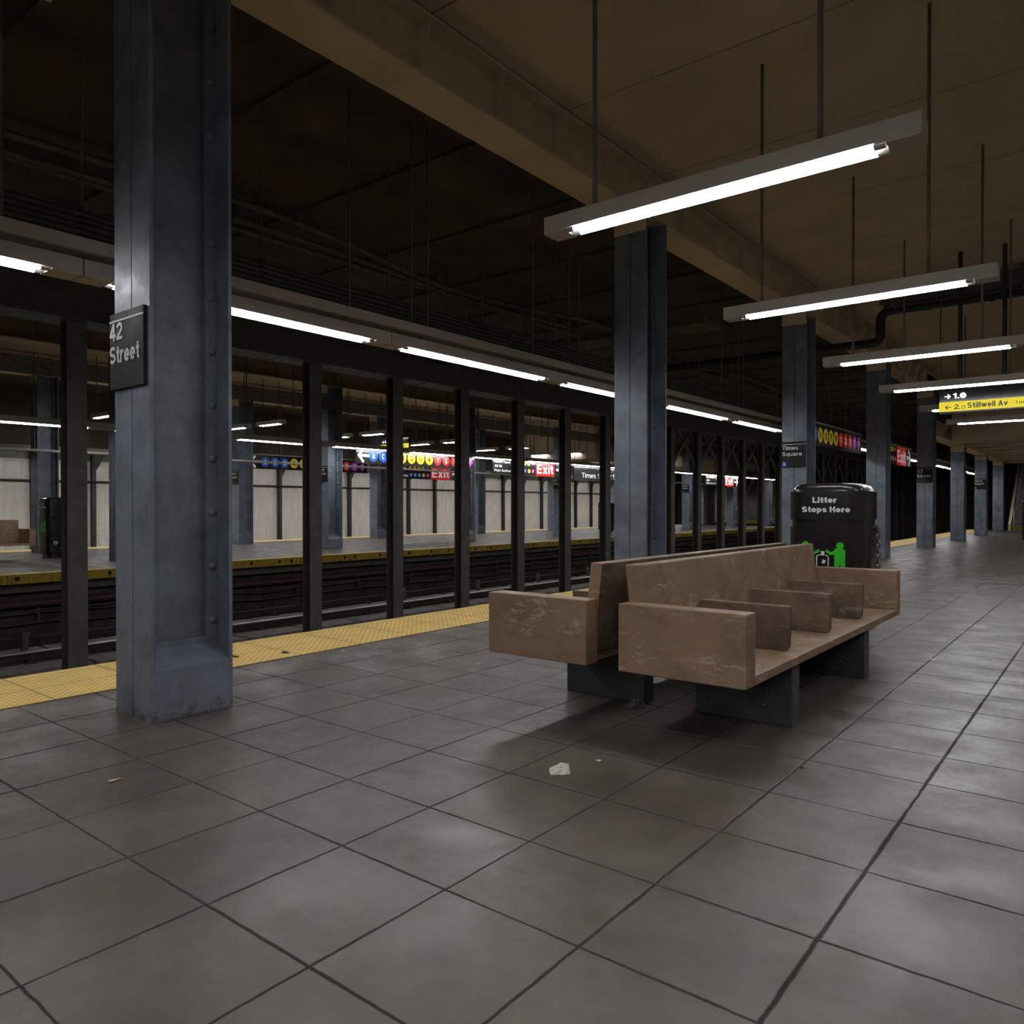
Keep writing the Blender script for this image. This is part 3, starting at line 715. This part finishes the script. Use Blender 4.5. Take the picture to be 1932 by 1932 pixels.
# far platform rows
pr2 = None
for i in range(16):
    y = 4.30 + i * MOD / 2
    l_ = 'strip light over the front edge of the opposite platform, ' + ORD[i] + ' from the left'
    if pr2 is None: pr2 = fixture('edge_light', l_, (-16.4, y, 2.77), MOD / 2 - .012, .20, .13, .28, MOD / 2 - .30, (.5, 2.3), R(90), 'strip lights over the opposite platform front edge', 5.05)
    else: dup(pr2, l_, (-16.4, y, 2.77))
pr3 = None
for i in range(16):
    y = 6.2 + i * MOD / 2
    l_ = 'strip light over the rear edge of the opposite platform, ' + ORD[i] + ' from the left'
    if pr3 is None:
        pr3 = fixture('edge_light', l_, (-23.0, y, 2.73), MOD / 2 - .012, .20, .10, .28, MOD / 2 - .30, (.5, 2.3), R(90), 'strip lights over the opposite platform rear edge', 5.05, 'lamprear')
        q = MB(); q.box(0, MOD / 2 - .012, -.125, -.10, -.045, .10); q.obj('added_side_shade', M['housing'], pr3)  # added skirt that hides the tubes from the camera side
    else: dup(pr3, l_, (-23.0, y, 2.73))
# cross lights over the near platform
S.cycles.use_adaptive_sampling = True; S.cycles.adaptive_threshold = .22
cy = [-10.25, -7.32, -4.61, -1.672, 1.048, 3.974, 6.694, 9.62, 12.34, 15.23, 17.95]
names = {5: 'ceiling light cut off by the top edge above the bench column', 6: 'large ceiling light hanging above the near litter bin', 7: 'second hanging ceiling light from the front, above the bin column', 8: 'third hanging ceiling light from the front, just above the yellow display', 9: 'hanging ceiling light half hidden behind the yellow display', 10: 'last hanging ceiling light, below the yellow display'}
pr4 = None
for i, y in enumerate(cy):
    l_ = names.get(i, 'added ceiling light near or behind the camera, ' + ORD[4 - i] + ' back' if i < 5 else 'hanging ceiling light')  # the unseen ones by the camera are added for illumination
    if pr4 is None: pr4 = fixture('ceiling_light', l_, (-2.78, y - .075, 2.864), 2.08, .15, .105, .20, 1.875, (.32, 1.62), 0, 'cross lights over the near platform', 5.05)
    else: dup(pr4, l_, (-2.78, y - .075, 2.864))
for i, y in enumerate(cy[:8]):  # unseen outer row added to bring light from the right
    dup(pr4, 'added ceiling light to the right of the camera, ' + ORD[i] + ' of the outer row', (-.10, y - .075, 2.864))
for i, y in enumerate((20.9, 23.7, 29.9, 33.6, 37.4, 41.2)):  # added out of view to brighten the joists and floor
    lo = y > LOWY
    r_ = dup(pr4, 'added hanging light under the far low ceiling, ' + ORD[i] + ' past the display, right of view', (-1.15, y, 2.864))
    for ch in r_.children:
        if ch.name.startswith('hanger_rod') and lo: ch.scale = (1, 1, (3.24 - 2.864 + .48) / (5.05 - 2.864)); ch.location.z = .02
pr5 = None; kk = 0
for j, x0 in enumerate((-20.95, -19.25)):
    for i in range(8):
        y = 8.865 + 3.765 * i
        l_ = 'short hanging light over the ' + ('rear' if j == 0 else 'front') + ' half of the opposite platform, ' + ORD[i] + ' from the left'
        if pr5 is None: pr5 = fixture('ceiling_light', l_, (x0, y, 3.46), 1.25, .15, .12, .17, 1.08, (.25, 1.0), 0, 'cross lights over the opposite platform', 5.05)
        else: dup(pr5, l_, (x0, y, 3.46))

# carrier channel and cable tray above the near lights
t = thing('light_channel', 'grey channel carrying the strip lights over the near platform edge', 'channel', (-5.65, Y0, 2.935)); L = 46 - Y0
q = MB(); q.box(-.14, .14, 0, L, 0, .012); q.box(-.14, -.128, 0, L, .012, .085); q.box(.128, .14, 0, L, .012, .085); q.obj('channel', M['housing'], t)
for y in [b + o for b in [4.643 + k * MOD / 2 for k in range(-2, 15)] for o in (0, .79, 1.02)]:
    if 10.5 < y < 11.6: continue
    q = MB(); q.tube([(.05, y - Y0, .05), (.05, y - Y0, 5.05 - 2.935)], .013, 5); q.obj('hanger_rod', M['rod'], t)
def cable_tray(label, x, z, n, mat, dz, xs, nm='cable_tray', w=.30):
    t = thing(nm, label, 'cable tray', (x, Y0, z)); L = 50 - Y0
    for i in range(n):
        q = MB(); q.tube([(xs * i, 0, i * dz), (xs * i, L, i * dz)], .5 * dz * .82, 6); q.obj('cable', mat, t)
    y = 1.2
    while y < L:
        q = MB(); q.box(-.05, .012 + xs * n + .03, y, y + .03, -.05, -.03); q.box(-.05, -.03, y, y + .03, -.05, n * dz + .03); q.box(-.05, .06, y, y + .03, n * dz, n * dz + .02)
        q.tube([(-.03, y + .015, n * dz), (-.03, y + .015, 5.05 - z)], .010, 5); q.obj('tray_hanger', M['rod'], t); y += 1.6
    return t
cable_tray('bundle of black cables in hangers above the near strip lights', -6.32, 3.10, 9, M['cable'], .045, .004)
cable_tray('wide band of grey cables running past the opposite column tops', -14.75, 3.50, 8, M['traygrey'], .037, .004)
t = thing('conduit', 'straight conduit along the top of the black cable bundle', 'conduit', (-6.47, Y0, 3.54))
q = MB(); q.tube([(0, 0, 0), (0, 50 - Y0, 0)], .030, 8); q.obj('pipe_run', M['rod'], t)
for i in range(15):
    q = MB(); q.tube([(0, 2 + i * 4.1, .02), (0, 2 + i * 4.1, 1.52)], .009, 5); q.obj('hanger_rod', M['rod'], t)
# trays running across the tracks and the platform
def cross_tray(label, x0, x1, y0, y1, z, h):
    t = thing('cross_tray', label, 'cable tray', (x0, y0, z), 0); n = 8; W = y1 - y0
    for i in range(n):
        q = MB(); y = (i + .5) * W / n; q.tube([(0, y, h * .5), (x1 - x0, y, h * .5)], W / n * .46, 6); q.obj('cable', M['traygrey'], t)
    for sy in (0, W):
        q = MB(); q.box(0, x1 - x0, sy - .012, sy + .012, 0, h); q.obj('tray_side', M['post'], t)
    x = .2
    while x < x1 - x0:
        q = MB()
        for sy in (0, W): q.tube([(x, sy, h), (x, sy, 5.05 - z)], .012, 5)
        q.box(x - .02, x + .02, 0, W, -.02, 0); q.obj('tray_hanger', M['rod'], t); x += 1.9
    return t
cross_tray('cable tray crossing high over the tracks behind the bench column', -10.3, -4.85, 10.7, 11.4, 3.92, .10)
cross_tray('cable tray crossing the near platform ceiling by the black drain pipe', -3.3, 6.5, 14.5, 14.8, 4.70, .26)
# ceiling conduits over the near track
def path_smooth(pts, n=6):
    out = []
    P = [Vector(p) for p in pts]
    for i in range(len(P) - 1):
        p0, p1, p2, p3 = P[max(i - 1, 0)], P[i], P[i + 1], P[min(i + 2, len(P) - 1)]
        for k in range(n):
            u = k / n
            out.append(.5 * ((2 * p1) + (p2 - p0) * u + (2 * p0 - 5 * p1 + 4 * p2 - p3) * u * u + (3 * p1 - p0 - 3 * p2 + p3) * u ** 3))
    out.append(P[-1]); return out
for j, (off, lb) in enumerate(((-9.15, 'straight'), (-8.95, 'middle'), (-8.55, 'most winding'))):
    pts = []
    for i in range(0, 26):
        y = -4 + i * 1.9
        pts.append((off + (.0, .06, .20)[j] * math.sin(i * 1.3 + j), y, 4.86 - .03 * math.cos(i * 1.7) * j))
    t = thing('ceiling_conduit', lb + ' one of three conduits under the dark track ceiling', 'conduit', (0, 0, 0), 0, 'conduits under the track ceiling')
    q = MB(); q.tube(path_smooth(pts, 4), .042, 8); q.obj('pipe_run', M['rod'], t)
    for i in range(3, 24, 2):
        p = pts[i]; q = MB(); q.tube([(p[0], p[1] - .035, p[2]), (p[0], p[1] + .035, p[2])], .056, 8); q.box(p[0] - .02, p[0] + .02, p[1] - .02, p[1] + .02, p[2] + .03, 5.05)
        q.obj('clamp', M['rod'], t)
# black drain pipe over the near platform
t = thing('drain_pipe', 'black drain pipe with a vertical drop below the near platform ceiling', 'pipe', (0, 15.6, 0))
pts = [(6, 0, 4.84), (-2.6, 0, 4.84), (-3.32, 0, 4.84), (-3.45, 0, 4.815), (-3.52, 0, 4.74), (-3.53, 0, 4.65), (-3.53, 0, 4.45), (-3.54, 0, 4.36), (-3.61, 0, 4.29), (-3.74, 0, 4.27), (-4.6, 0, 4.27), (-9, 0, 4.27)]
q = MB(); q.tube([pts[0], pts[1]] + path_smooth(pts[2:10], 4)[0:] + pts[10:], .082, 14); q.obj('pipe_run', M['black'], t)
for x in (-2.75, -1.75, -.4, 1.2):
    q = MB(); q.tube([(x - .04, 0, 4.84), (x + .04, 0, 4.84)], .096, 14); q.box(x - .02, x + .02, -.02, .02, 4.9, 5.045); q.obj('pipe_clamp', M['black'], t)
q = MB(); q.tube([(-21.25, Y0, 2.59), (-21.25, 50, 2.59)], .035, 8)
t = thing('hanging_conduit', 'pale conduit hung in front of the rear columns across the tracks', 'conduit', (0, 0, 0)); q.obj('pipe_run', M['housing'], t)
for i in range(18):
    q = MB(); y = 5.2 + i * 2.4; q.tube([(-21.25, y, 2.6), (-21.25, y, 5.05)], .012, 5); q.obj('hanger_rod', M['rod'], t)
# ------------------------------------------------------------------ hanging direction signs (faces look towards +X)
UY, VZ, WX = (0, 1, 0), (0, 0, 1), (1, 0, 0)
CM = {'A': 'bblue', 'C': 'bblue', 'E': 'bblue', 'N': 'byel', 'Q': 'byel', 'R': 'byel', 'W': 'byel', '1': 'bred', '2': 'bred', '3': 'bred', '7': 'bpur'}
def bullet(t, ch, y, z, r, diamond=False):
    q = MB(); o = (.03, 0, 0)
    if diamond: q.flat([(y, z - r * 1.1), (y + r * 1.0, z), (y, z + r * 1.1), (y - r * 1.0, z)], o, UY, VZ, WX, .003)
    else: q.disc((y, z), r, o, UY, VZ, WX, .003)
    b_ = q.obj('route_bullet', M[CM[ch]], t)
    q = MB(); h = r * (.95 if not diamond else .75)
    q.text(ch, (.03, y, z - h / 2), UY, VZ, WX, .0045, h, align='CENTER', bold=.035)
    q.obj('letter', M['blackprint' if CM[ch] == 'byel' else 'signwhite'], b_)
def hung(t, L, H, top):
    q = MB(); q.box(-.03, .03, 0, L, 0, H); q.obj('panel', M['signblack'], t, .004, 1)
    q = MB(); q.box(-.04, .04, 0, L, H, H + .035); q.obj('top_channel', M['housing'], t)
    for y in (.25 * L, .75 * L):
        q = MB(); q.tube([(0, y, H + .03), (0, y, top)], .014, 6); q.obj('hanger_rod', M['rod'], t)
def arrow(t, y, z, s, d):
    q = MB(); o = (.03, 0, 0); w = s * .22
    q.stroke((y - d * s * .55, z), (y + d * s * .35, z), w, o, UY, VZ, WX, .003)
    for sg in (-1, 1): q.stroke((y + d * s * .55, z - sg * s * .06), (y + d * s * .02, z + sg * s * .52), w * .9, o, UY, VZ, WX, .004)
    q.obj('arrow', M['signwhite'], t)
def sign_routes(label, x, y0, z0, L, H):
    t = thing('direction_sign', label, 'sign', (x, y0, z0), 0, 'long signs of route bullets'); hung(t, L, H, 5.05 - z0)
    zc = H * .5; r = H * .36; arrow(t, .27, zc, H * .80, -1)
    p = .376
    for i, ch in enumerate('ACENQRW1237'): bullet(t, ch, .63 + p * i, zc, r)
    bullet(t, '7', .63 + p * 11, zc, r, True); return t
s1 = sign_routes('route bullet sign with white left arrow over the opposite front edge', -16.75, 14.09, 2.40, 5.0, .45)
dup(s1, 'route bullet sign behind the front lights, on the opposite rear row', (-22.1, 14.12, 2.42))
dup(s1, 'route bullet sign over the near platform, right of the Times Square plate', (-4.95, 14.86, 2.46))
def sign_exit(label, x, y0, z0, L, H):
    t = thing('exit_sign', label, 'sign', (x, y0, z0), 0, 'hanging signs with a red Exit panel'); hung(t, L, H, 5.05 - z0); o = (.03, .09, 0)
    q = MB(); c = H * .155
    q.text('Times Square', (.03, .09, H * .74), UY, VZ, WX, .003, c, .98, bold=.02)
    q.text('42 St', (.03, .09, H * .45), UY, VZ, WX, .003, c, .40, bold=.02)
    q.text('Port Authority', (.03, .09, H * .16), UY, VZ, WX, .003, c, 1.10, bold=.02); q.obj('lettering', M['signwhite'], t)
    for i, ch in enumerate('NQRW'): bullet(t, ch, 1.30 + i * .24, H * .80, H * .145)
    q = MB(); q.text('S', (.03, 2.26, H * .74), UY, VZ, WX, .003, c, align='CENTER', bold=.02); q.obj('letter_s', M['signwhite'], t)
    for i, ch in enumerate('ACEN7'): bullet(t, ch, 1.34 + i * .235, H * .30, H * .14)
    q = MB(); q.box(.028, .036, 2.46, 3.62, .0, H); e = q.obj('exit_panel', M['exitred'], t)
    q = MB(); q.text('Exit', (.036, 2.52, H * .16), UY, VZ, WX, .002, H * .66, 1.02, bold=.04); q.obj('exit_lettering', M['signwhite'], e)
    arrow(t, 3.98, H * .5, .44, 1); return t
e1 = sign_exit('Port Authority sign with red Exit panel over the opposite front edge', -16.75, 20.04, 2.30, 4.35, .52)
dup(e1, 'red Exit sign on the opposite rear row, under the route bullet sign', (-22.1, 20.04, 2.28))
dup(e1, 'red Exit sign with right arrow over the near platform', (-4.95, 21.2, 2.36))
dup(e1, 'small distant Exit sign seen between the track posts', (-16.75, 37.18, 2.26))
t = thing('station_name_sign', 'black Times Sq-42 St name sign across the tracks', 'sign', (-16.75, 25.0, 2.20)); hung(t, 4.0, .52, 2.85)
q = MB(); q.text('Times Sq-42 St', (.03, .55, .12), UY, VZ, WX, .003, .20, 2.75, bold=-.03); q.obj('lettering', M['signwhite'], t)

# arrival display (faces the camera along -Y)
def display(label, x, y, z):
    t = thing('arrival_display', label, 'display', (x, y, z), 0, 'overhead arrival displays'); W = 1.30
    q = MB(); q.box(0, W, 0, .10, 0, .36); q.obj('case', M['signblack'], t, .006, 1)
    q = MB(); q.box(.0, W, -.004, .0, .025, .170); q.obj('yellow_row', M['ledyel'], t)
    q = MB(); o = (0, -.004, 0)
    q.text('2.', (.20, 0, .055), UX, VZ, WN, .006, .072, .085, bold=.035); q.text('Stillwell Av', (.375, 0, .060), UX, VZ, WN, .006, .082, .515, bold=.035); q.text('1 min', (.985, 0, .075), UX, VZ, WN, .006, .045, .155)
    q.stroke((.085, .087), (.160, .087), .012, (0, 0, 0), UX, VZ, WN, .006)
    for sg in (-1, 1): q.stroke((.083, .087), (.118, .087 + sg * .030), .012, (0, 0, 0), UX, VZ, WN, .006)
    for k in range(14):
        a, b_ = 2 * math.pi * k / 14, 2 * math.pi * (k + 1) / 14
        q.stroke((.325 + .022 * math.cos(a), .078 + .022 * math.sin(a)), (.325 + .022 * math.cos(b_), .078 + .022 * math.sin(b_)), .009, (0, 0, 0), UX, VZ, WN, .006)
    q.obj('row_lettering', M['blackprint'], t)
    q = MB(); q.stroke((.070, .255), (.145, .255), .014, (0, 0, 0), UX, VZ, WN, .003)
    for sg in (-1, 1): q.stroke((.150, .255), (.112, .255 + sg * .034), .014, (0, 0, 0), UX, VZ, WN, .003)
    q.text('1.', (.185, 0, .218), UX, VZ, WN, .003, .080, .085, bold=.03); q.disc((.318, .258), .042, (0, 0, 0), UX, VZ, WN, .003, 20); q.obj('white_lettering', M['ledwhite'], t)
    q = MB(); q.text('N', (.318, 0, .238), UX, VZ, WN, .0045, .040, align='CENTER', bold=.02); q.obj('route_letter', M['blackprint'], t)
    for xx in (.27, .84):
        q = MB(); q.tube([(xx, .05, .36), (xx, .05, 5.06 - z)], .030, 8); q.obj('support_post', M['black'], t)
    return t
d1 = display('yellow and black train arrival display reading Stillwell Av', -2.175, 13.3, 2.612)
dup(d1, 'distant yellow arrival display over the opposite platform', (-18.95, 17.0, 3.02))

# ------------------------------------------------------------------ benches
BX = -2.097
def bench(label, rz, loc, group):
    """local: +X is the sitting side, X=0 on the centre line between the two benches, Y along the bench"""
    t = thing('wooden_bench', label, 'bench', loc, rz, group)
    hl = 1.452; th = .118
    fx = .767
    for sg in (-1, 1):
        q = MB(); q.box(.097, fx, *sorted((sg * hl, sg * (hl + th))), .357, .703); q.obj('armrest', M['bench'], t, .006, 2)
    q = MB(); q.box(.13, fx - .002, -hl, hl, .357, .403); q.obj('seat', M['bench'], t, .005, 2)
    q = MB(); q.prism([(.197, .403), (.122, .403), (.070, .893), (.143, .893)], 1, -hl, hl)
    q.mi[3] = 1; q.obj('backrest', [M['bench'], M['bench_grime_shade']], t, .006, 2)  # rear face takes the darker wood, painting in shade between the backs
    for y in (-.726, 0.035, .794):
        q = MB()
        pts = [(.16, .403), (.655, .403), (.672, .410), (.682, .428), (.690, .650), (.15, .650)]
        q.prism(pts, 1, y - .024, y + .024); q.obj('divider', M['bench_grime_shade'], t, .004, 1)
    for y in (-.728, .775):
        q = MB(); q.box(.155, .717, y - .063, y + .063, 0, .357); l_ = q.obj('leg', M['legblue'], t, .004, 1)
        q = MB(); q.box(.20, .60, y - .068, y - .062, .03, .27); pl_ = q.obj('leg_cover_plate', M['legblue'], l_, .002, 1)
        q = MB()
        for bx_ in (.24, .56): 
            for bz in (.10, .20): q.dome((bx_, y - .068, bz), (0, -1, 0), .012, .010, 8, 2)
        q.obj('leg_bolts', M['chain'], l_)
    return t
bb = bench('worn brown wooden bench facing the platform, in front', 0, (BX, 4.964, 0), 'brown wooden benches')
dup(bb, 'worn brown wooden bench facing the tracks, backed against the front bench', (BX, 4.964, 0), R(180))
dup(bb, 'small distant brown bench on the opposite platform, near side', (-18.99, 4.964, 0), 0)
dup(bb, 'small distant brown bench on the opposite platform, turned away', (-18.99, 4.964, 0), R(180))

# ------------------------------------------------------------------ litter bins
def rsq(w, r, n=8):
    h = w / 2 - r; out = []
    for cx, cy, a0 in ((h, h, 0), (-h, h, 90), (-h, -h, 180), (h, -h, 270)):
        for k in range(n + 1):
            a = R(a0 + 90 * k / n); out.append((cx + r * math.cos(a), cy + r * math.sin(a)))
    return out
def loft(q, secs, smooth=True):
    """secs: list of (width, radius, z)"""
    rings = [[(x, y, z) for x, y in rsq(w, r)] for w, r, z in secs]; n = len(rings[0])
    vs = [p for rg in rings for p in rg]
    fs = [(i * n + k, i * n + (k + 1) % n, (i + 1) * n + (k + 1) % n, (i + 1) * n + k) for i in range(len(rings) - 1) for k in range(n)]
    q.add(vs, fs, smooth); q.add(rings[0], [list(range(n))[::-1]]); q.add(rings[-1], [list(range(n))])
def bin_(label, loc, group):
    t = thing('litter_bin', label, 'litter bin', loc, 0, group); W = .635
    q = MB(); loft(q, [(W * .95, .14, .10), (W * .985, .15, .125)]); loft(q, [(W * .985, .15, .125), (W, .15, 1.018)]); q.obj('body', M['binblack'], t)
    q = MB(); loft(q, [(W * .955, .145, 1.018), (W * .955, .145, 1.08)]); q.obj('neck', M['binblack'], t)
    q = MB(); loft(q, [(W, .15, 1.08), (W, .15, 1.325)]); q.obj('lid', M['binblack'], t)
    q = MB(); secs = []
    for k in range(7):
        a = k / 6 * math.pi / 2; secs.append((W * .94 - .16 * (1 - math.cos(a)), .15, 1.322 + .075 * math.sin(a)))
    loft(q, secs); q.obj('dome', M['binblack'], t)
    q = MB(); loft(q, [(W * .80, .12, 0), (W * .80, .12, .105)]); q.obj('plinth', M['binblack'], t)
    yf = -W / 2; 
    q = MB(); q.text('Litter', (-.085, yf, 1.226), UX, VZ, WN, .0015, .050, .200, bold=.10, align='LEFT'); 
    q.text('Stops Here', (-.175, yf, 1.145), UX, VZ, WN, .0015, .050, .400, bold=.10); q.obj('lettering', M['white'], t)
    o = (0, yf + .006, 0); th = .0085
    for s in (1, -1):
        q = MB()
        X = lambda x: s * x
        q.disc((X(.143), .862), .030, o, UX, VZ, WN, th, 20)
        pl = [(X(.098), .835), (X(.165), .838), (X(.185), .822), (X(.185), .600), (X(.147), .600), (X(.147), .70), (X(.137), .70), (X(.137), .600), (X(.098), .600), (X(.098), .79)]
        q.flat(pl if s < 0 else pl[::-1], o, UX, VZ, WN, th)
        q.stroke((X(.120), .815), (X(.070), .790), .026, o, UX, VZ, WN, th); q.stroke((X(.074), .788), (X(.018 + .01), .818), .024, o, UX, VZ, WN, th)
        q.obj('green_figure', M['green'], t)
    q = MB()
    for s in (1, -1):
        q.stroke((s * .048, .60), (s * .048, .765), .008, o, UX, VZ, WN, th); q.stroke((s * .048, .768), (s * .020, .780), .008, o, UX, VZ, WN, th)
    q.flat([(-.014, .775), (.012, .772), (.018, .808), (-.012, .812)], o, UX, VZ, WN, th); q.flat([(-.008, .712), (.014, .700), (.030, .728), (.006, .742)], o, UX, VZ, WN, th)
    q.obj('white_basket_print', M['white'], t)
    q = MB(); 
    for k in range(16):
        a, b_ = 2 * math.pi * k / 16, 2 * math.pi * (k + 1) / 16
        q.stroke((-.15 + .034 * math.cos(a), .35 + .030 * math.sin(a)), (-.15 + .034 * math.cos(b_), .35 + .030 * math.sin(b_)), .016, (W / 2 - .006, 0, 0), UY, VZ, WX, .0085)
    q.obj('round_emblem', M['white'], t)
    return t
b1 = bin_('large black Litter Stops Here bin behind the benches', (-2.0, 7.14, 0), 'black litter bins')
dup(b1, 'black litter bin at the far left on the opposite platform', (-19.46, 7.43, 0))
dup(b1, 'distant black bin half hidden by a track post on the opposite platform', (-18.6, 30.5, 0))
dup(b1, 'distant black bin cut by the right edge, before the stairs', (-2.17, 30.0, 0))
# chain on the near bin
t = thing('chain', 'steel chain hanging at the right side of the near litter bin', 'chain', (-1.645, 7.20, 0))
for k in range(11):
    q = MB(); z = .995 - k * .044; pts = []
    for i in range(13):
        a = 2 * math.pi * i / 12; l = (.017 * math.cos(a), .030 * math.sin(a))
        pts.append((l[0], 0, z + l[1]) if k % 2 else (0, l[0], z + l[1]))
    q.tube(pts, .0065, 6, False); q.obj('link', M['chain'], t)
q = MB(); q.box(-.065, .004, -.012, .012, 1.012, 1.03); q.obj('hook', M['chain'], t)

# ------------------------------------------------------------------ stairs at the end
def stairs(label, x0, x1, y0, group):
    t = thing('staircase', label, 'stairs', (x0, y0, 0), 0, group); W = x1 - x0
    for k in range(17):
        q = MB(); q.box(0, W, k * .28, k * .28 + .30, 0 if k == 0 else k * .2 - .05, (k + 1) * .2); q.box(0, W, k * .28 - .045, k * .28, (k + 1) * .2 - .045, (k + 1) * .2)
        q.obj('step', M['stepyel'] if k == 0 else M['step'], t)
    q = MB(); q.prism([(-.1, 0), (-.1, .3), (5.0, 3.9), (5.0, 0)], 0, -.12, 0); q.obj('side_wall', M['tan'], t)
    for x in (.12, W - .12):
        q = MB(); q.tube([(x, -.1, 0), (x, -.1, 1.0), (x, .0, 1.05), (x, 4.6, 4.4)], .022, 8)
        for k in range(0, 17, 2): q.tube([(x, k * .28 + .14, (k + 1) * .2), (x, k * .28 + .14, 1.05 + (k * .28 + .14) * .728)], .012, 6)
        q.obj('handrail', M['steel'], t)
    return t
st = stairs('worn stone staircase at the far right end of the near platform', -4.15, 1.2, 44.6, 'platform staircases')
dup(st, 'distant staircase of the opposite platform behind the track posts', (-20.95, 51.0, 0))
t = thing('metal_shutter', 'narrow cream ribbed shutter at the end of the opposite platform', 'shutter', (-21.35, 49.0, 0))
q = MB()
for k in range(10): q.box(.1 * k, .1 * k + .085, 0, .05 + .03 * (k % 2), .12, 2.35)
q.obj('slats', M['shutter'], t)
q = MB(); q.box(-.08, 0, -.03, .12, 0, 2.5); q.box(1.0, 1.08, -.03, .12, 0, 2.5); q.box(-.08, 1.08, -.03, .12, 2.38, 2.5); q.box(-.08, 1.08, -.05, .12, 0, .10); q.obj('frame', M['black'], t)

# ------------------------------------------------------------------ litter on the floor
def crumple(label, x, y, r, h, mat, seed, name='paper_scrap', cat='litter', z=0.0):
    rg = random.Random(seed); q = MB(); n = 11; vs = []; 
    for i in range(3):
        for k in range(n):
            a = 2 * math.pi * k / n; rr = r * (1 - .38 * i) * rg.uniform(.62, 1.25)
            vs.append((rr * math.cos(a), rr * .7 * math.sin(a), max(.001, h * (.1, .8, .6)[i] * rg.uniform(.3, 1.2))))
    vs.append((0, 0, h * .5))
    fs = [(i * n + k, i * n + (k + 1) % n, (i + 1) * n + (k + 1) % n, (i + 1) * n + k) for i in range(2) for k in range(n)] + [(2 * n + k, 2 * n + (k + 1) % n, 3 * n) for k in range(n)]
    fs.append(list(range(n))[::-1]); q.add(vs, fs); o = q.obj(name, mat)
    o.location = (x, y, z); o.rotation_euler = (0, 0, rg.uniform(0, 6)); return tag(o, label, cat, kind='thing')
crumple('crumpled white paper on the tiles in front of the benches', -1.978, 2.851, .078, .026, M['paper'], 3)
crumple('small flat white chip beside the crumpled paper', -1.918, 3.075, .017, .005, M['paper'], 4)
crumple('dark scrap lying on the yellow tactile strip', -5.308, 3.728, .045, .02, M['darktrash'], 5, 'wrapper')
crumple('tiny pale scrap on the tiles beside the yellow strip', -5.012, 4.079, .018, .014, M['paper'], 6)
crumple('crumpled silvery wrapper under the rear bench', -2.25, 4.04, .075, .06, M['silver'], 8, 'wrapper')
crumple('thin pale scrap on the tiles left of the benches', -3.815, 4.404, .022, .004, M['paper'], 9)
crumple('small scrap on the joint right of the benches', -1.137, 6.732, .03, .01, M['paper'], 10)
crumple('small dark scrap on the joint in front of the benches', -1.129, 3.569, .022, .008, M['darktrash'], 11, 'wrapper')
crumple('tiny white scrap far along the platform tiles', -1.59, 12.961, .025, .008, M['paper'], 12)
crumple('tiny white scrap on the tiles right of the bench armrest', -.981, 8.731, .025, .008, M['paper'], 13)
crumple('tiny white scrap left of the other far scraps', -1.565, 11.078, .022, .008, M['paper'], 14)
q = MB(); q.tube([(0, 0, .006), (.028, .012, .006)], .005, 8)
t = thing('cigarette_butt', 'cigarette butt on the tiles below the nearest column', 'litter', (-3.426, 1.509, 0), R(60)); q.obj('paper_end', M['paper'], t)
q = MB(); q.tube([(.028, .012, .006), (.044, .0188, .006)], .0055, 8); q.obj('filter', M['butt'], t)
q = MB(); q.box(-.05, .05, -.012, .012, .004, .012)
o = q.obj('scrap', M['darktrash']); o.location = (-5.494, 3.386, 0); tag(o, 'thin dark strip on the yellow edge by the nearest column', 'litter', kind='thing')

# ------------------------------------------------------------------ camera, world, view
cam = bpy.data.cameras.new('camera'); co = bpy.data.objects.new('camera', cam); COL.objects.link(co)
co.location = (0, 0, 1.2); co.rotation_euler = (R(90 - .4574), 0, R(38.402))
cam.sensor_fit = 'HORIZONTAL'; cam.sensor_width = 36; cam.lens = 1445.67 / 1932 * 36; cam.clip_end = 200
S.camera = co
w = bpy.data.worlds.new('world'); S.world = w; w.use_nodes = True
w.node_tree.nodes['Background'].inputs[0].default_value = (.5, .55, .6, 1); w.node_tree.nodes['Background'].inputs[1].default_value = .0
S.view_settings.view_transform = 'Standard'; S.view_settings.look = 'None'; S.view_settings.gamma = 1; S.view_settings.use_curve_mapping = False
S.view_settings.exposure = 0.0
try:
    S.cycles.use_denoising = True; S.cycles.max_bounces = 5; S.cycles.diffuse_bounces = 4; S.cycles.glossy_bounces = 2; S.cycles.sample_clamp_indirect = 6; S.cycles.caustics_reflective = False; S.cycles.caustics_refractive = False; S.cycles.use_light_tree = True
except Exception: pass
